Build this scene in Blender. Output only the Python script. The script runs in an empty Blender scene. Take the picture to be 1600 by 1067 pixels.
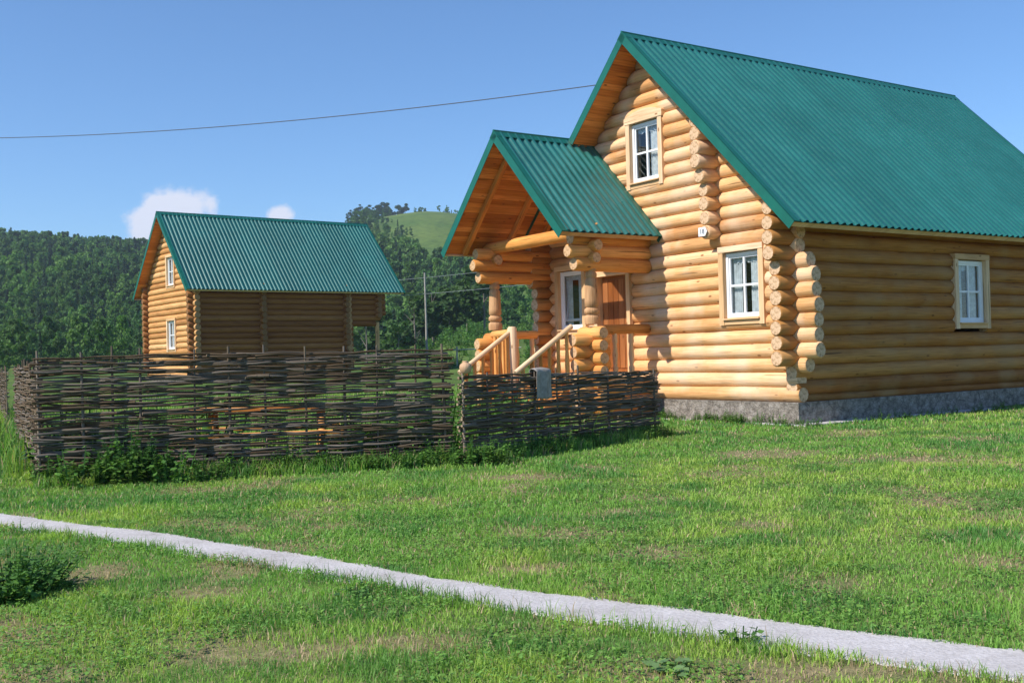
import bpy, math, random
import numpy as np
from math import radians, sin, cos, pi, sqrt, atan2
from mathutils import Vector, Matrix
rng = np.random.default_rng(7)
random.seed(7)
SC = bpy.context.scene
COL = SC.collection

# ------------------------------------------------------------------ camera
EYE = 1.35
cd = bpy.data.cameras.new('camera'); cam = bpy.data.objects.new('camera', cd); COL.objects.link(cam)
SC.camera = cam
cd.sensor_width = 36.0; cd.lens = 1670.8/1600*36; cd.clip_start = .05; cd.clip_end = 6000
_p, _r = radians(0.766), radians(1.495)
_R = Vector((1, 0, 0)); _F = Vector((0, cos(_p), sin(_p))); _U = _R.cross(_F)
_r1 = _R*cos(_r)-_U*sin(_r); _u1 = _R*sin(_r)+_U*cos(_r); _b = -_F
cam.matrix_world = Matrix(((_r1.x, _u1.x, _b.x, 0), (_r1.y, _u1.y, _b.y, 0), (_r1.z, _u1.z, _b.z, EYE), (0, 0, 0, 1)))

# ------------------------------------------------------------------ sky, sun, exposure
SUN_EL, SUN_XY = radians(44), Vector((-.862, -.507)).normalized()
w = bpy.data.worlds.new('World'); SC.world = w; w.use_nodes = True
nt = w.node_tree; nt.nodes.clear()
def wn(t, **k):
    n = nt.nodes.new(t)
    for a, b in k.items(): setattr(n, a, b)
    return n
sky = wn('ShaderNodeTexSky', sky_type='NISHITA', sun_disc=False, sun_elevation=SUN_EL,
         sun_rotation=atan2(SUN_XY.x, SUN_XY.y), altitude=400, air_density=1.0, dust_density=0.35, ozone_density=3.2)
tc = wn('ShaderNodeTexCoord')
def cloud(cx, cz, sx, sz, seed):
    """soft cumulus mask round a direction (x/y, z/y)"""
    sep = wn('ShaderNodeSeparateXYZ'); nt.links.new(tc.outputs['Generated'], sep.inputs[0])
    def m(op, a, b):
        n = wn('ShaderNodeMath', operation=op)
        for i, v in enumerate((a, b)):
            if isinstance(v, (int, float)): n.inputs[i].default_value = v
            else: nt.links.new(v, n.inputs[i])
        return n.outputs[0]
    px = m('DIVIDE', m('SUBTRACT', m('DIVIDE', sep.outputs[0], m('MAXIMUM', sep.outputs[1], .01)), cx), sx)
    pz = m('DIVIDE', m('SUBTRACT', m('DIVIDE', sep.outputs[2], m('MAXIMUM', sep.outputs[1], .01)), cz), sz)
    d = m('SQRT', m('ADD', m('MULTIPLY', px, px), m('MULTIPLY', pz, pz)), 0)
    no = wn('ShaderNodeTexNoise'); no.inputs['Scale'].default_value = 26; no.inputs['Detail'].default_value = 6
    no.inputs['Roughness'].default_value = .6
    mp = wn('ShaderNodeMapping'); mp.inputs['Location'].default_value = (seed, seed*.3, 0)
    nt.links.new(tc.outputs['Generated'], mp.inputs[0]); nt.links.new(mp.outputs[0], no.inputs['Vector'])
    v = m('SUBTRACT', m('ADD', 1.0, m('MULTIPLY', m('SUBTRACT', no.outputs[0], .5), 2.4)), d)
    mr = wn('ShaderNodeMapRange', interpolation_type='SMOOTHSTEP'); mr.inputs[1].default_value = .05; mr.inputs[2].default_value = .62
    nt.links.new(v, mr.inputs[0]); return mr.outputs[0]
c1 = cloud(-.330, .132, .037, .036, 0.0); c2 = cloud(-.296, .150, .036, .019, 0.7); c3 = cloud(-.217, .137, .013, .011, 1.9)
mx = wn('ShaderNodeMath', operation='MAXIMUM'); nt.links.new(c1, mx.inputs[0]); nt.links.new(c2, mx.inputs[1])
mx2 = wn('ShaderNodeMath', operation='MAXIMUM'); nt.links.new(mx.outputs[0], mx2.inputs[0]); nt.links.new(c3, mx2.inputs[1])
mul = wn('ShaderNodeMath', operation='MULTIPLY'); mul.inputs[1].default_value = .93; nt.links.new(mx2.outputs[0], mul.inputs[0])
mix = wn('ShaderNodeMixRGB'); nt.links.new(mul.outputs[0], mix.inputs[0]); tint = wn('ShaderNodeMixRGB', blend_type='MULTIPLY'); tint.inputs[0].default_value = 1; tint.inputs[2].default_value = (.86, 1.12, 1.36, 1)
nt.links.new(sky.outputs[0], tint.inputs[1]); nt.links.new(tint.outputs[0], mix.inputs[1])
mix.inputs[2].default_value = (6.6, 6.9, 8.0, 1)
bg = wn('ShaderNodeBackground'); bg.inputs[1].default_value = .105
nt.links.new(mix.outputs[0], bg.inputs[0]); wo = wn('ShaderNodeOutputWorld'); nt.links.new(bg.outputs[0], wo.inputs[0])

sl = bpy.data.lights.new('sun', 'SUN'); sl.energy = 5.0; sl.angle = radians(.53); sl.color = (1, .93, .82)
sun = bpy.data.objects.new('sun', sl); COL.objects.link(sun)
_d = Vector((SUN_XY.x*cos(SUN_EL), SUN_XY.y*cos(SUN_EL), sin(SUN_EL)))
sun.rotation_euler = _d.to_track_quat('Z', 'Y').to_euler()
SC.view_settings.view_transform = 'Standard'; SC.view_settings.look = 'None'
SC.view_settings.exposure = 0.27; SC.view_settings.gamma = 1

# ------------------------------------------------------------------ helpers
def tag(o, label=None, cat=None, group=None, kind=None):
    if label: o['label'] = label
    if cat: o['category'] = cat
    if group: o['group'] = group
    if kind: o['kind'] = kind
    return o
def empty(name, loc, rz=0, **k):
    o = bpy.data.objects.new(name, None); COL.objects.link(o); o.location = loc; o.rotation_euler = (0, 0, rz)
    o.empty_display_size = .2
    return tag(o, **k)
def link_mesh(name, me, mats, parent=None, smooth=False):
    for m in (mats if isinstance(mats, (list, tuple)) else [mats]): me.materials.append(m)
    if smooth: me.shade_smooth()
    o = bpy.data.objects.new(name, me); COL.objects.link(o)
    if parent is not None: o.parent = parent
    return o
def copy_tree(o, parent=None):
    c = o.copy(); COL.objects.link(c); c.parent = parent
    for ch in o.children: copy_tree(ch, c)
    return c

class MB:
    """mesh collector: verts, faces, uv per corner, colour per vertex, smooth flag per face"""
    def __init__(s): s.v = []; s.f = []; s.uv = []; s.c = []; s.sm = []; s.mi = []
    def add(s, vs, fs, uvs=None, col=(0.5, 0, 0.5), smooth=False, mi=0):
        b = len(s.v); s.v.extend(vs)
        if isinstance(col, list): s.c.extend(col)
        else: s.c.extend([col]*len(vs))
        for i, f in enumerate(fs):
            s.f.append([b+k for k in f]); s.uv.extend(uvs[i] if uvs else [(vs[k][0]+vs[k][1], vs[k][2]) for k in f])
            s.sm.append(smooth); s.mi.append(mi)
    def build(s, name, mats, parent=None, keep=False):
        me = bpy.data.meshes.new(name); me.from_pydata([tuple(p) for p in s.v], [], s.f)
        u = me.uv_layers.new(name='UVMap'); u.data.foreach_set('uv', np.array(s.uv, 'f').ravel())
        c = me.color_attributes.new('tint', 'FLOAT_COLOR', 'POINT')
        cc = np.ones((len(s.v), 4), 'f'); cc[:, :3] = np.array(s.c, 'f'); c.data.foreach_set('color', cc.ravel())
        me.polygons.foreach_set('use_smooth', np.array(s.sm, bool)); me.polygons.foreach_set('material_index', np.array(s.mi, 'i'))
        me.update()
        return link_mesh(name, me, mats, parent)
    # a box between two corners, with small chamfer-free faces, uv along the longest axis
    def box(s, a, b, col=None, M=None, mi=0):
        (x0, y0, z0), (x1, y1, z1) = a, b
        if x0 > x1: x0, x1 = x1, x0
        if y0 > y1: y0, y1 = y1, y0
        if z0 > z1: z0, z1 = z1, z0
        vs = [(x0, y0, z0), (x1, y0, z0), (x1, y1, z0), (x0, y1, z0), (x0, y0, z1), (x1, y0, z1), (x1, y1, z1), (x0, y1, z1)]
        fs = [(0, 3, 2, 1), (4, 5, 6, 7), (0, 1, 5, 4), (1, 2, 6, 5), (2, 3, 7, 6), (3, 0, 4, 7)]
        d = (x1-x0, y1-y0, z1-z0); L = max(range(3), key=lambda i: d[i]); o1, o2 = [i for i in range(3) if i != L]
        ou = random.random()*9; ov = random.random()*9
        uvs = [[(vs[k][L]+ou, vs[k][o1]+vs[k][o2]+ov) for k in f] for f in fs]
        if M is not None: vs = [tuple(M @ Vector(p)) for p in vs]
        s.add(vs, fs, uvs, col or (random.random(), 0, random.random()), mi=mi)
    # a bar of square or round section between two points
    def tube(s, pts, rad, n=8, col=None, caps=True, squash=1.0):
        pts = [Vector(p) for p in pts]; m = len(pts)
        if isinstance(rad, (int, float)): rad = [rad]*m
        col = col or (random.random(), 0, random.random())
        vs = []; t0 = None; dist = 0; ds = []
        for i, p in enumerate(pts):
            t = (pts[min(i+1, m-1)]-pts[max(i-1, 0)]).normalized()
            if t0 is None:
                a = Vector((0, 0, 1)) if abs(t.z) < .9 else Vector((1, 0, 0)); x = a.cross(t).normalized(); 
            else: x = (x-t*x.dot(t)).normalized()
            t0 = t; y = t.cross(x)
            if i: dist += (p-pts[i-1]).length
            ds.append(dist)
            for k in range(n):
                an = 2*pi*k/n; vs.append(tuple(p+(x*cos(an)+y*sin(an)*squash)*rad[i]))
        fs = []; uvs = []; o = random.random()*20; ov = random.random()*20; R = rad[0]*2*pi/n
        for i in range(m-1):
            for k in range(n):
                k2 = (k+1) % n; fs.append((i*n+k, i*n+k2, (i+1)*n+k2, (i+1)*n+k))
                uvs.append([(ds[i]+o, k*R+ov), (ds[i]+o, (k+1)*R+ov), (ds[i+1]+o, (k+1)*R+ov), (ds[i+1]+o, k*R+ov)])
        s.add(vs, fs, uvs, col, smooth=True)
        if caps:
            for e, (i, fl) in enumerate(((0, 1), (m-1, 0))):
                ring = vs[i*n:(i+1)*n]; ps = list(range(n)); ps = ps[::-1] if fl else ps
                s.add(list(ring), [tuple(ps)], [[(cos(2*pi*k/n)*rad[i]+o, sin(2*pi*k/n)*rad[i]+ov) for k in ps]], (col[0], 1, col[2]))

N = 14
def log(mb, p0, p1, r=.145, clampf=None, squash=1.0, bevel=.022, bend=.006, endcol=True):
    """one peeled log with slightly uneven girth, bevelled ends and end-grain caps"""
    p0 = Vector(p0); p1 = Vector(p1); L = (p1-p0).length
    if L < .04: return
    t = (p1-p0)/L; up = Vector((0, 0, 1)) if abs(t.z) < .9 else Vector((1, 0, 0)); x = t.cross(up).normalized(); y = x.cross(t)
    m = max(2, int(L/.45)+1); st = [0, bevel]+[L*i/m for i in range(1, m)]+[L-bevel, L]
    st = sorted(set(st)); ph = random.random()*9; r = r*(1+random.uniform(-.035, .035))
    col = (random.random(), 0, random.random()); o = random.random()*30; ov = random.random()*30
    vs = []; cols = []
    a1, a2, a3 = [random.uniform(0, 6.28) for _ in range(3)]
    for d in st:
        e = min(d, L-d); rr = r*(1+.018*sin(d*1.7+ph)+.012*sin(d*4.1+ph*2)) - (bevel if e < bevel*.5 else 0)
        c = p0+t*d+x*bend*sin(d*.9+a1)+y*bend*sin(d*1.1+a2)
        for k in range(N):
            an = 2*pi*k/N; q = rr*(1+.012*sin(3*an+a3))
            P = c+x*cos(an)*q+y*sin(an)*q*squash
            vs.append(clampf(P) if clampf else tuple(P)); cols.append(col)
    fs = []; uvs = []; R = r*2*pi/N
    for i in range(len(st)-1):
        for k in range(N):
            k2 = (k+1) % N; fs.append((i*N+k, (i+1)*N+k, (i+1)*N+k2, i*N+k2))
            uvs.append([(st[i]+o, k*R+ov), (st[i+1]+o, k*R+ov), (st[i+1]+o, (k+1)*R+ov), (st[i]+o, (k+1)*R+ov)])
    mb.add(vs, fs, uvs, cols, smooth=True)
    ec = (col[0], 1 if endcol else 0, col[2])
    for i, rev in ((0, 0), (len(st)-1, 1)):
        ring = vs[i*N:(i+1)*N]; ps = list(range(N)); ps = ps[::-1] if rev else ps
        mb.add(list(ring), [tuple(ps)], [[(cos(2*pi*k/N)*r, sin(2*pi*k/N)*r) for k in ps]], [ec]*N)

# ------------------------------------------------------------------ materials
def mat(name):
    m = bpy.data.materials.new(name); m.use_nodes = True; n = m.node_tree; n.nodes.clear()
    o = n.nodes.new('ShaderNodeOutputMaterial'); b = n.nodes.new('ShaderNodeBsdfPrincipled'); n.links.new(b.outputs[0], o.inputs[0])
    return m, n, b
def nd(n, t, **k):
    x = n.nodes.new(t)
    for a, v in k.items():
        if a.startswith('i_'): x.inputs[a[2:].replace('_', ' ')].default_value = v
        else: setattr(x, a, v)
    return x
def ramp(n, src, stops):
    r = n.nodes.new('ShaderNodeValToRGB'); e = r.color_ramp.elements
    while len(e) < len(stops): e.new(.5)
    for i, (p, c) in enumerate(stops): e[i].position = p; e[i].color = (*c, 1) if len(c) == 3 else c
    n.links.new(src, r.inputs[0]); return r.outputs[0]
def mixc(n, f, a, b, mode='MIX'):
    x = n.nodes.new('ShaderNodeMixRGB'); x.blend_type = mode
    for i, v in enumerate((f, a, b)):
        if isinstance(v, (int, float)): x.inputs[i].default_value = v
        elif isinstance(v, tuple): x.inputs[i].default_value = (*v, 1)
        else: n.links.new(v, x.inputs[i])
    return x.outputs[0]
def bump(n, b, src, dist, strength=1):
    x = n.nodes.new('ShaderNodeBump'); x.inputs['Distance'].default_value = dist; x.inputs['Strength'].default_value = strength
    n.links.new(src, x.inputs['Height']); n.links.new(x.outputs[0], b.inputs['Normal'])
def uvmap(n, sx, sy, off=0):
    u = n.nodes.new('ShaderNodeUVMap'); mp = n.nodes.new('ShaderNodeMapping'); mp.inputs['Scale'].default_value = (sx, sy, 1)
    mp.inputs['Location'].default_value = (off, off, 0)
    n.links.new(u.outputs[0], mp.inputs[0]); return mp.outputs[0]

def wood(name, light, dark, knot, rough=.55, end=(.80, .60, .43), weather=None, bmp=.004):
    m, n, b = mat(name)
    g1 = nd(n, 'ShaderNodeTexNoise', i_Scale=1.0, i_Detail=5.0, i_Roughness=.6); n.links.new(uvmap(n, 1.6, 26), g1.inputs['Vector'])
    g2 = nd(n, 'ShaderNodeTexNoise', i_Scale=1.0, i_Detail=3.0); n.links.new(uvmap(n, .9, 3.5, 5), g2.inputs['Vector'])
    at = nd(n, 'ShaderNodeAttribute', attribute_name='tint'); sp = nd(n, 'ShaderNodeSeparateColor'); n.links.new(at.outputs['Color'], sp.inputs[0])
    c = ramp(n, g1.outputs[0], [(.34, tuple(x*.8 for x in dark)), (.60, light)])
    c2 = ramp(n, g2.outputs[0], [(.3, (light[0]*.72, light[1]*.62, light[2]*.52)), (.7, tuple(min(1, x*1.12) for x in light))])
    c = mixc(n, .5, c, c2)
    # per-log difference of hue and brightness
    pl = ramp(n, sp.outputs[0], [(0, (.66, .54, .42)), (.3, (.92, .83, .72)), (.65, (1.03, 1.0, .98)), (1, (1.12, 1.16, 1.32))])
    c = mixc(n, 1.0, c, pl, 'MULTIPLY')
    vo = nd(n, 'ShaderNodeTexVoronoi', i_Scale=1.0); n.links.new(uvmap(n, 2.2, 5.5, 3), vo.inputs['Vector'])
    k = ramp(n, vo.outputs['Distance'], [(.06, (1, 1, 1)), (.13, (0, 0, 0))])
    c = mixc(n, k, c, knot)
    # drying cracks: long thin dark lines
    cr = nd(n, 'ShaderNodeTexNoise', i_Scale=1.0, i_Detail=2.0); n.links.new(uvmap(n, .7, 16, 9), cr.inputs['Vector'])
    ck = ramp(n, cr.outputs[0], [(.30, (1, 1, 1)), (.335, (0, 0, 0))])
    c = mixc(n, mixc(n, .75, (0, 0, 0), ck), c, tuple(x*.35 for x in dark))
    if weather:
        wz = nd(n, 'ShaderNodeTexNoise', i_Scale=1.3, i_Detail=4.0); tcn = nd(n, 'ShaderNodeTexCoord'); n.links.new(tcn.outputs['Object'], wz.inputs['Vector'])
        c = mixc(n, mixc(n, .6, (0, 0, 0), ramp(n, wz.outputs[0], [(.45, (0, 0, 0)), (.7, (1, 1, 1))])), c, weather)
    # end grain rings
    u = nd(n, 'ShaderNodeUVMap'); ln = nd(n, 'ShaderNodeVectorMath', operation='LENGTH'); n.links.new(u.outputs[0], ln.inputs[0])
    ml = nd(n, 'ShaderNodeMath', operation='MULTIPLY'); ml.inputs[1].default_value = 260; n.links.new(ln.outputs['Value'], ml.inputs[0])
    sn = nd(n, 'ShaderNodeMath', operation='SINE'); n.links.new(ml.outputs[0], sn.inputs[0])
    e = ramp(n, sn.outputs[0], [(0, (end[0]*.72, end[1]*.62, end[2]*.5)), (.6, end)])
    en = nd(n, 'ShaderNodeTexNoise', i_Scale=14.0); n.links.new(u.outputs[0], en.inputs['Vector'])
    e = mixc(n, 1.0, e, ramp(n, en.outputs[0], [(.33, (.5, .42, .34)), (.46, (.9, .86, .8)), (.7, (1.06, 1.06, 1.06))]), 'MULTIPLY')
    c = mixc(n, sp.outputs[1], c, e)
    n.links.new(c, b.inputs['Base Color']); b.inputs['Roughness'].default_value = rough+.12; b.inputs['Specular IOR Level'].default_value = .2
    bump(n, b, g1.outputs[0], bmp*1.8)
    return m

def paint(name, base, rough=.4, metal=0.0, var=.12, scale=6.0, spec=.5):
    m, n, b = mat(name)
    t = nd(n, 'ShaderNodeTexCoord'); z = nd(n, 'ShaderNodeTexNoise', i_Scale=scale, i_Detail=6.0, i_Roughness=.65); n.links.new(t.outputs['Object'], z.inputs['Vector'])
    c = ramp(n, z.outputs[0], [(.3, tuple(x*(1-var) for x in base)), (.7, tuple(min(1, x*(1+var)) for x in base))])
    n.links.new(c, b.inputs['Base Color']); b.inputs['Roughness'].default_value = rough; b.inputs['Metallic'].default_value = metal
    b.inputs['Specular IOR Level'].default_value = spec
    return m
def leafmat(name, attr=True, base=(.06, .12, .02), rough=.55, transl=.35, gain=1.0):
    m, n, b = mat(name); out = [x for x in n.nodes if x.type == 'OUTPUT_MATERIAL'][0]
    if attr:
        at = nd(n, 'ShaderNodeAttribute', attribute_name='tint'); c = at.outputs['Color']
        if gain != 1.0: c = mixc(n, 1.0, c, (gain, gain, gain), 'MULTIPLY')
    else:
        at = None; rgb = nd(n, 'ShaderNodeRGB'); rgb.outputs[0].default_value = (*base, 1); c = rgb.outputs[0]
    n.links.new(c, b.inputs['Base Color']); b.inputs['Roughness'].default_value = rough; b.inputs['Specular IOR Level'].default_value = .3
    tr = nd(n, 'ShaderNodeBsdfTranslucent'); n.links.new(mixc(n, 1.0, c, (1.1, 1.25, .6), 'MULTIPLY'), tr.inputs[0])
    ms = nd(n, 'ShaderNodeMixShader'); ms.inputs[0].default_value = transl
    n.links.new(b.outputs[0], ms.inputs[1]); n.links.new(tr.outputs[0], ms.inputs[2]); n.links.new(ms.outputs[0], out.inputs[0])
    return m

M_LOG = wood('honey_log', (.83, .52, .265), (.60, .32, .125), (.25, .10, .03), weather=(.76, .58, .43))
M_LOGS = wood('shade_toned_side_log', (.50, .245, .07), (.27, .115, .028), (.16, .06, .015), weather=(.40, .235, .10))  # honey log made darker and browner: the side wall's shade put into the colour
M_LOG2S = wood('shade_toned_side_log_far', (.38, .17, .055), (.20, .08, .022), (.18, .08, .02), end=(.30, .17, .08))  # far house side: shade painted into the log colour and its end grain
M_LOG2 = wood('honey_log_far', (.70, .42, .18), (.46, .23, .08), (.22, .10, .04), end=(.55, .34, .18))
M_LOGO = wood('orange_porch_log', (.80, .40, .12), (.56, .22, .05), (.22, .08, .02), end=(.76, .54, .35))
M_POST = wood('carved_post_wood', (.60, .37, .20), (.36, .19, .09), (.16, .07, .03), bmp=.008)
M_BOARD = wood('casing_board', (.78, .56, .34), (.64, .43, .23), (.30, .15, .06), rough=.5)
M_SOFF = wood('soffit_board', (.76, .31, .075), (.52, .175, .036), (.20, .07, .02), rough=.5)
M_GREYW = wood('weathered_grey_wood', (.30, .26, .21), (.14, .115, .09), (.06, .05, .04), rough=.8, end=(.4, .36, .3))
M_DOOR = wood('brown_door_board', (.34, .13, .04), (.22, .075, .022), (.09, .03, .012), rough=.35)
M_STUMP = wood('pale_peeled_wood', (.62, .42, .27), (.48, .30, .18), (.28, .15, .08))

def roof_mat():
    m, n, b = mat('green_roof_paint')
    t = nd(n, 'ShaderNodeTexCoord'); z = nd(n, 'ShaderNodeTexNoise', i_Scale=1.4, i_Detail=6.0, i_Roughness=.7); n.links.new(t.outputs['Object'], z.inputs['Vector'])
    z2 = nd(n, 'ShaderNodeTexNoise', i_Scale=22.0, i_Detail=3.0); n.links.new(t.outputs['Object'], z2.inputs['Vector'])
    c = ramp(n, z.outputs[0], [(.3, (.010, .108, .094)), (.7, (.015, .142, .126))])
    c = mixc(n, mixc(n, .25, (0, 0, 0), ramp(n, z2.outputs[0], [(.55, (0, 0, 0)), (.75, (1, 1, 1))])), c, (.05, .20, .18))
    at = nd(n, 'ShaderNodeAttribute', attribute_name='tint'); sp = nd(n, 'ShaderNodeSeparateColor'); n.links.new(at.outputs['Color'], sp.inputs[0])
    c = mixc(n, 1.0, c, ramp(n, sp.outputs[0], [(0, (.86, .88, .88)), (1, (1.12, 1.08, 1.08))]), 'MULTIPLY')
    n.links.new(c, b.inputs['Base Color'])
    r = ramp(n, z2.outputs[0], [(.3, (.26,)*3), (.7, (.42,)*3)]); n.links.new(r, b.inputs['Roughness'])
    b.inputs['Specular IOR Level'].default_value = .6
    b.inputs['Coat Weight'].default_value = .25; b.inputs['Coat Roughness'].default_value = .25
    return m
M_ROOF = roof_mat()
M_FLASH = paint('green_flashing', (.006, .118, .086), rough=.38, var=.15, scale=3)
M_WHITE = paint('white_plastic_frame', (.80, .81, .84), rough=.3, var=.03)
M_CURT = paint('window_curtain', (.74, .75, .77), rough=.9, var=.25, scale=9)
M_DARK = paint('dark_metal', (.03, .03, .03), rough=.4, metal=.8)
M_WIRE = paint('wire_black', (.05, .05, .055), rough=.6)
M_WIREG = paint('wire_pale', (.35, .38, .38), rough=.5)
M_POLE = paint('grey_pole_wood', (.34, .33, .30), rough=.85, var=.3, scale=4)
M_CLOTH = paint('grey_cloth', (.30, .27, .24), rough=.95, var=.35, scale=14)
M_INK = paint('sign_ink', (.10, .11, .16), rough=.6)

def stone_mat():
    m, n, b = mat('grey_foundation')
    t = nd(n, 'ShaderNodeTexCoord'); vo = nd(n, 'ShaderNodeTexVoronoi', i_Scale=5.5, feature='DISTANCE_TO_EDGE')
    mp = nd(n, 'ShaderNodeMapping'); mp.inputs['Scale'].default_value = (1, 1, 2.2); n.links.new(t.outputs['Object'], mp.inputs[0]); n.links.new(mp.outputs[0], vo.inputs['Vector'])
    z = nd(n, 'ShaderNodeTexNoise', i_Scale=7.0, i_Detail=8.0, i_Roughness=.7); n.links.new(t.outputs['Object'], z.inputs['Vector'])
    c = ramp(n, z.outputs[0], [(.30, (.10, .085, .07)), (.5, (.27, .235, .20)), (.72, (.48, .43, .39))])
    j = ramp(n, vo.outputs['Distance'], [(.0, (.45, .45, .45)), (.05, (1, 1, 1))])
    n.links.new(mixc(n, 1.0, c, j, 'MULTIPLY'), b.inputs['Base Color']); b.inputs['Roughness'].default_value = .9
    bump(n, b, z.outputs[0], .08)
    return m
M_STONE = stone_mat()
def path_mat():
    m, n, b = mat('pale_concrete')
    t = nd(n, 'ShaderNodeTexCoord'); z = nd(n, 'ShaderNodeTexNoise', i_Scale=2.2, i_Detail=10.0, i_Roughness=.72); n.links.new(t.outputs['Object'], z.inputs['Vector'])
    z2 = nd(n, 'ShaderNodeTexNoise', i_Scale=60.0, i_Detail=4.0); n.links.new(t.outputs['Object'], z2.inputs['Vector'])
    c = ramp(n, z.outputs[0], [(.25, (.26, .235, .21)), (.42, (.45, .425, .42)), (.7, (.58, .555, .56))])
    c = mixc(n, 1.0, c, ramp(n, z2.outputs[0], [(.3, (.8, .79, .78)), (.6, (1.04, 1.04, 1.04))]), 'MULTIPLY')
    n.links.new(c, b.inputs['Base Color']); b.inputs['Roughness'].default_value = .92
    bump(n, b, z2.outputs[0], .006)
    return m
M_PATH = path_mat()
def glass_mat():
    m, n, b = mat('window_glass'); out = [x for x in n.nodes if x.type == 'OUTPUT_MATERIAL'][0]
    tr = nd(n, 'ShaderNodeBsdfTransparent'); tr.inputs[0].default_value = (.72, .77, .78, 1)
    gl = nd(n, 'ShaderNodeBsdfGlossy'); gl.inputs['Roughness'].default_value = .03
    lwf = nd(n, 'ShaderNodeLayerWeight', i_Blend=.5); pw_ = nd(n, 'ShaderNodeMath', operation='POWER'); pw_.inputs[1].default_value = 3.2; n.links.new(lwf.outputs['Facing'], pw_.inputs[0]); lw = nd(n, 'ShaderNodeMath', operation='ADD', use_clamp=True); lw.inputs[1].default_value = .07; n.links.new(pw_.outputs[0], lw.inputs[0]); ms = nd(n, 'ShaderNodeMixShader')
    n.links.new(lw.outputs[0], ms.inputs[0]); n.links.new(tr.outputs[0], ms.inputs[1]); n.links.new(gl.outputs[0], ms.inputs[2]); n.links.new(ms.outputs[0], out.inputs[0])
    return m
M_GLASS = glass_mat()
M_ROOM = paint('dark_room_wall', (.10, .085, .07), rough=.9)

# ------------------------------------------------------------------ numpy value noise
def vnoise(x, y, seed=0):
    xi = np.floor(x).astype(np.int64); yi = np.floor(y).astype(np.int64); fx = x-xi; fy = y-yi
    fx = fx*fx*(3-2*fx); fy = fy*fy*(3-2*fy)
    def h(a, b):
        n = (a*374761393+b*668265263+seed*1442695041) & 0xffffffff
        n = ((n ^ (n >> 13))*1274126177) & 0xffffffff
        return ((n ^ (n >> 16)) & 0xffff)/65535.0
    return (h(xi, yi)*(1-fx)+h(xi+1, yi)*fx)*(1-fy)+(h(xi, yi+1)*(1-fx)+h(xi+1, yi+1)*fx)*fy
def fbm(x, y, s=0, o=4):
    v = 0; a = .5; t = 0
    for i in range(o): v = v+a*vnoise(x*2**i, y*2**i, s+i*17); t += a; a *= .55
    return v/t
def sst(x, a, b):
    t = np.clip((x-a)/(b-a), 0, 1); return t*t*(3-2*t)

# ------------------------------------------------------------------ terrain
def ground_z(x, y):
    x = np.asarray(x, float); y = np.asarray(y, float); d = np.hypot(x, y); yy = np.where(y > 0, d, -1.0)
    az = np.arctan2(x, np.maximum(y, 1e-3))
    base = np.interp(yy, [-2, 23, 36, 48, 60, 100, 150, 300, 700, 1500], [0, 0, .22, .5, .95, 2.0, 3.4, 8, 8, 0])
    lw = 1-sst(az, -.10, -.045); flat = np.interp(yy, [-2, 23, 36, 48, 90, 180, 300, 700, 1500], [0, 0, .2, .55, .7, 1.2, 6, 8, 0]); base = base*(1-lw)+flat*lw
    left = 1-sst(az, -.245, -.165); left = left*np.where(y > 0, 1, 0)
    hl = 50.0*sst(d, 170, 610)*(1+.10*(vnoise(az*26+40, d*0+.5, 3)-.5)-.65*(az+.46))*left*(1-sst(d, 640, 950)*.5)
    right = sst(az, -.20, -.142)*(1-sst(az, .5, 1.0))*np.where(y > 0, 1, 0)
    crest = 84*(1+.02*np.sin(az*60)-.9*(az+.105)**2)
    hr = crest*sst(d, 190, 720)**.95*right*(1-sst(d, 740, 1300)*.5)
    knoll = 1.1*np.exp(-((az+.03)/.06)**2)*sst(d, 60, 130)*(1-sst(d, 130, 240))
    return base+hl+hr+knoll+np.where(d < 60, .018*(fbm(x*.8, y*.8, 5, 3)-.5)*sst(d, 2, 6), 0)+np.where(d > 120, 1.4*(fbm(x*.03, y*.03, 9, 3)-.5), 0)

# areas of different grass: returns (N,3) colour, dryness 0..1
PATCH = [(.27, 8.05, .62, .22), (-.98, 5.0, .5, .14), (.3, 4.55, .35, .10), (1.35, 4.45, .35, .1), (.05, 6.75, .3, .12), (1.0, 7.1, .3, .12), (-3.2, 11.4, .9, .3), (3.2, 13.8, 1.0, .5), (-1.35, 5.15, .42, .25), (-2.75, 7.0, .28, .25), (-1.9, 6.25, .3, .2), (1.75, 6.2, .3, .2), (3.6, 9.2, .5, .3), (.9, 4.4, .5, .2), (2.3, 11.5, .6, .35),
         (-.45, 5.05, .4, .16), (.1, 11.9, .9, .25), (5.0, 12.5, .9, .4), (1.2, 9.9, .45, .2), (-2.9, 5.6, .4, .25), (.55, 4.55, .35, .18), (3.0, 6.6, .45, .2)]
def dryness(x, y):
    d = np.zeros_like(x); wob = (fbm(x*3.1, y*3.1, 31, 3)-.5)*1.3
    for px, py, a, b in PATCH:
        r = ((x-px)/a)**2+((y-py)/(b*1.6))**2; d = np.maximum(d, np.clip(1.0-r+wob, 0, 1)*.75)
    g = fbm(x*1.1+9, y*1.1, 41, 4); d = np.maximum(d, sst(g, .60, .74)*.6)
    return d
def grass_colour(x, y, per):
    n1 = fbm(x*.55, y*.55, 11, 3)[:, None]; n2 = fbm(x*2.3, y*2.3, 12, 3)[:, None]
    g1 = np.array([.235, .44, .085]); g2 = np.array([.37, .52, .10]); g3 = np.array([.10, .27, .065]); dry = np.array([.56, .42, .27])
    c = g1+(g2-g1)*sst(n1, .42, .66); n3 = fbm(x*1.2+77, y*1.6, 13, 4)[:, None]; c = c+(g3-c)*np.maximum(sst(n2, .52, .70)*.7, sst(n3, .52, .66)*.85)
    d = dryness(x, y)[:, None]
    c = c*(.80+.38*per[:, None]); k = (per[:, None] < .09+d*.75); c = np.where(k, dry*(.6+.6*((per[:, None]*53) % 1)), c)
    return c


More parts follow.
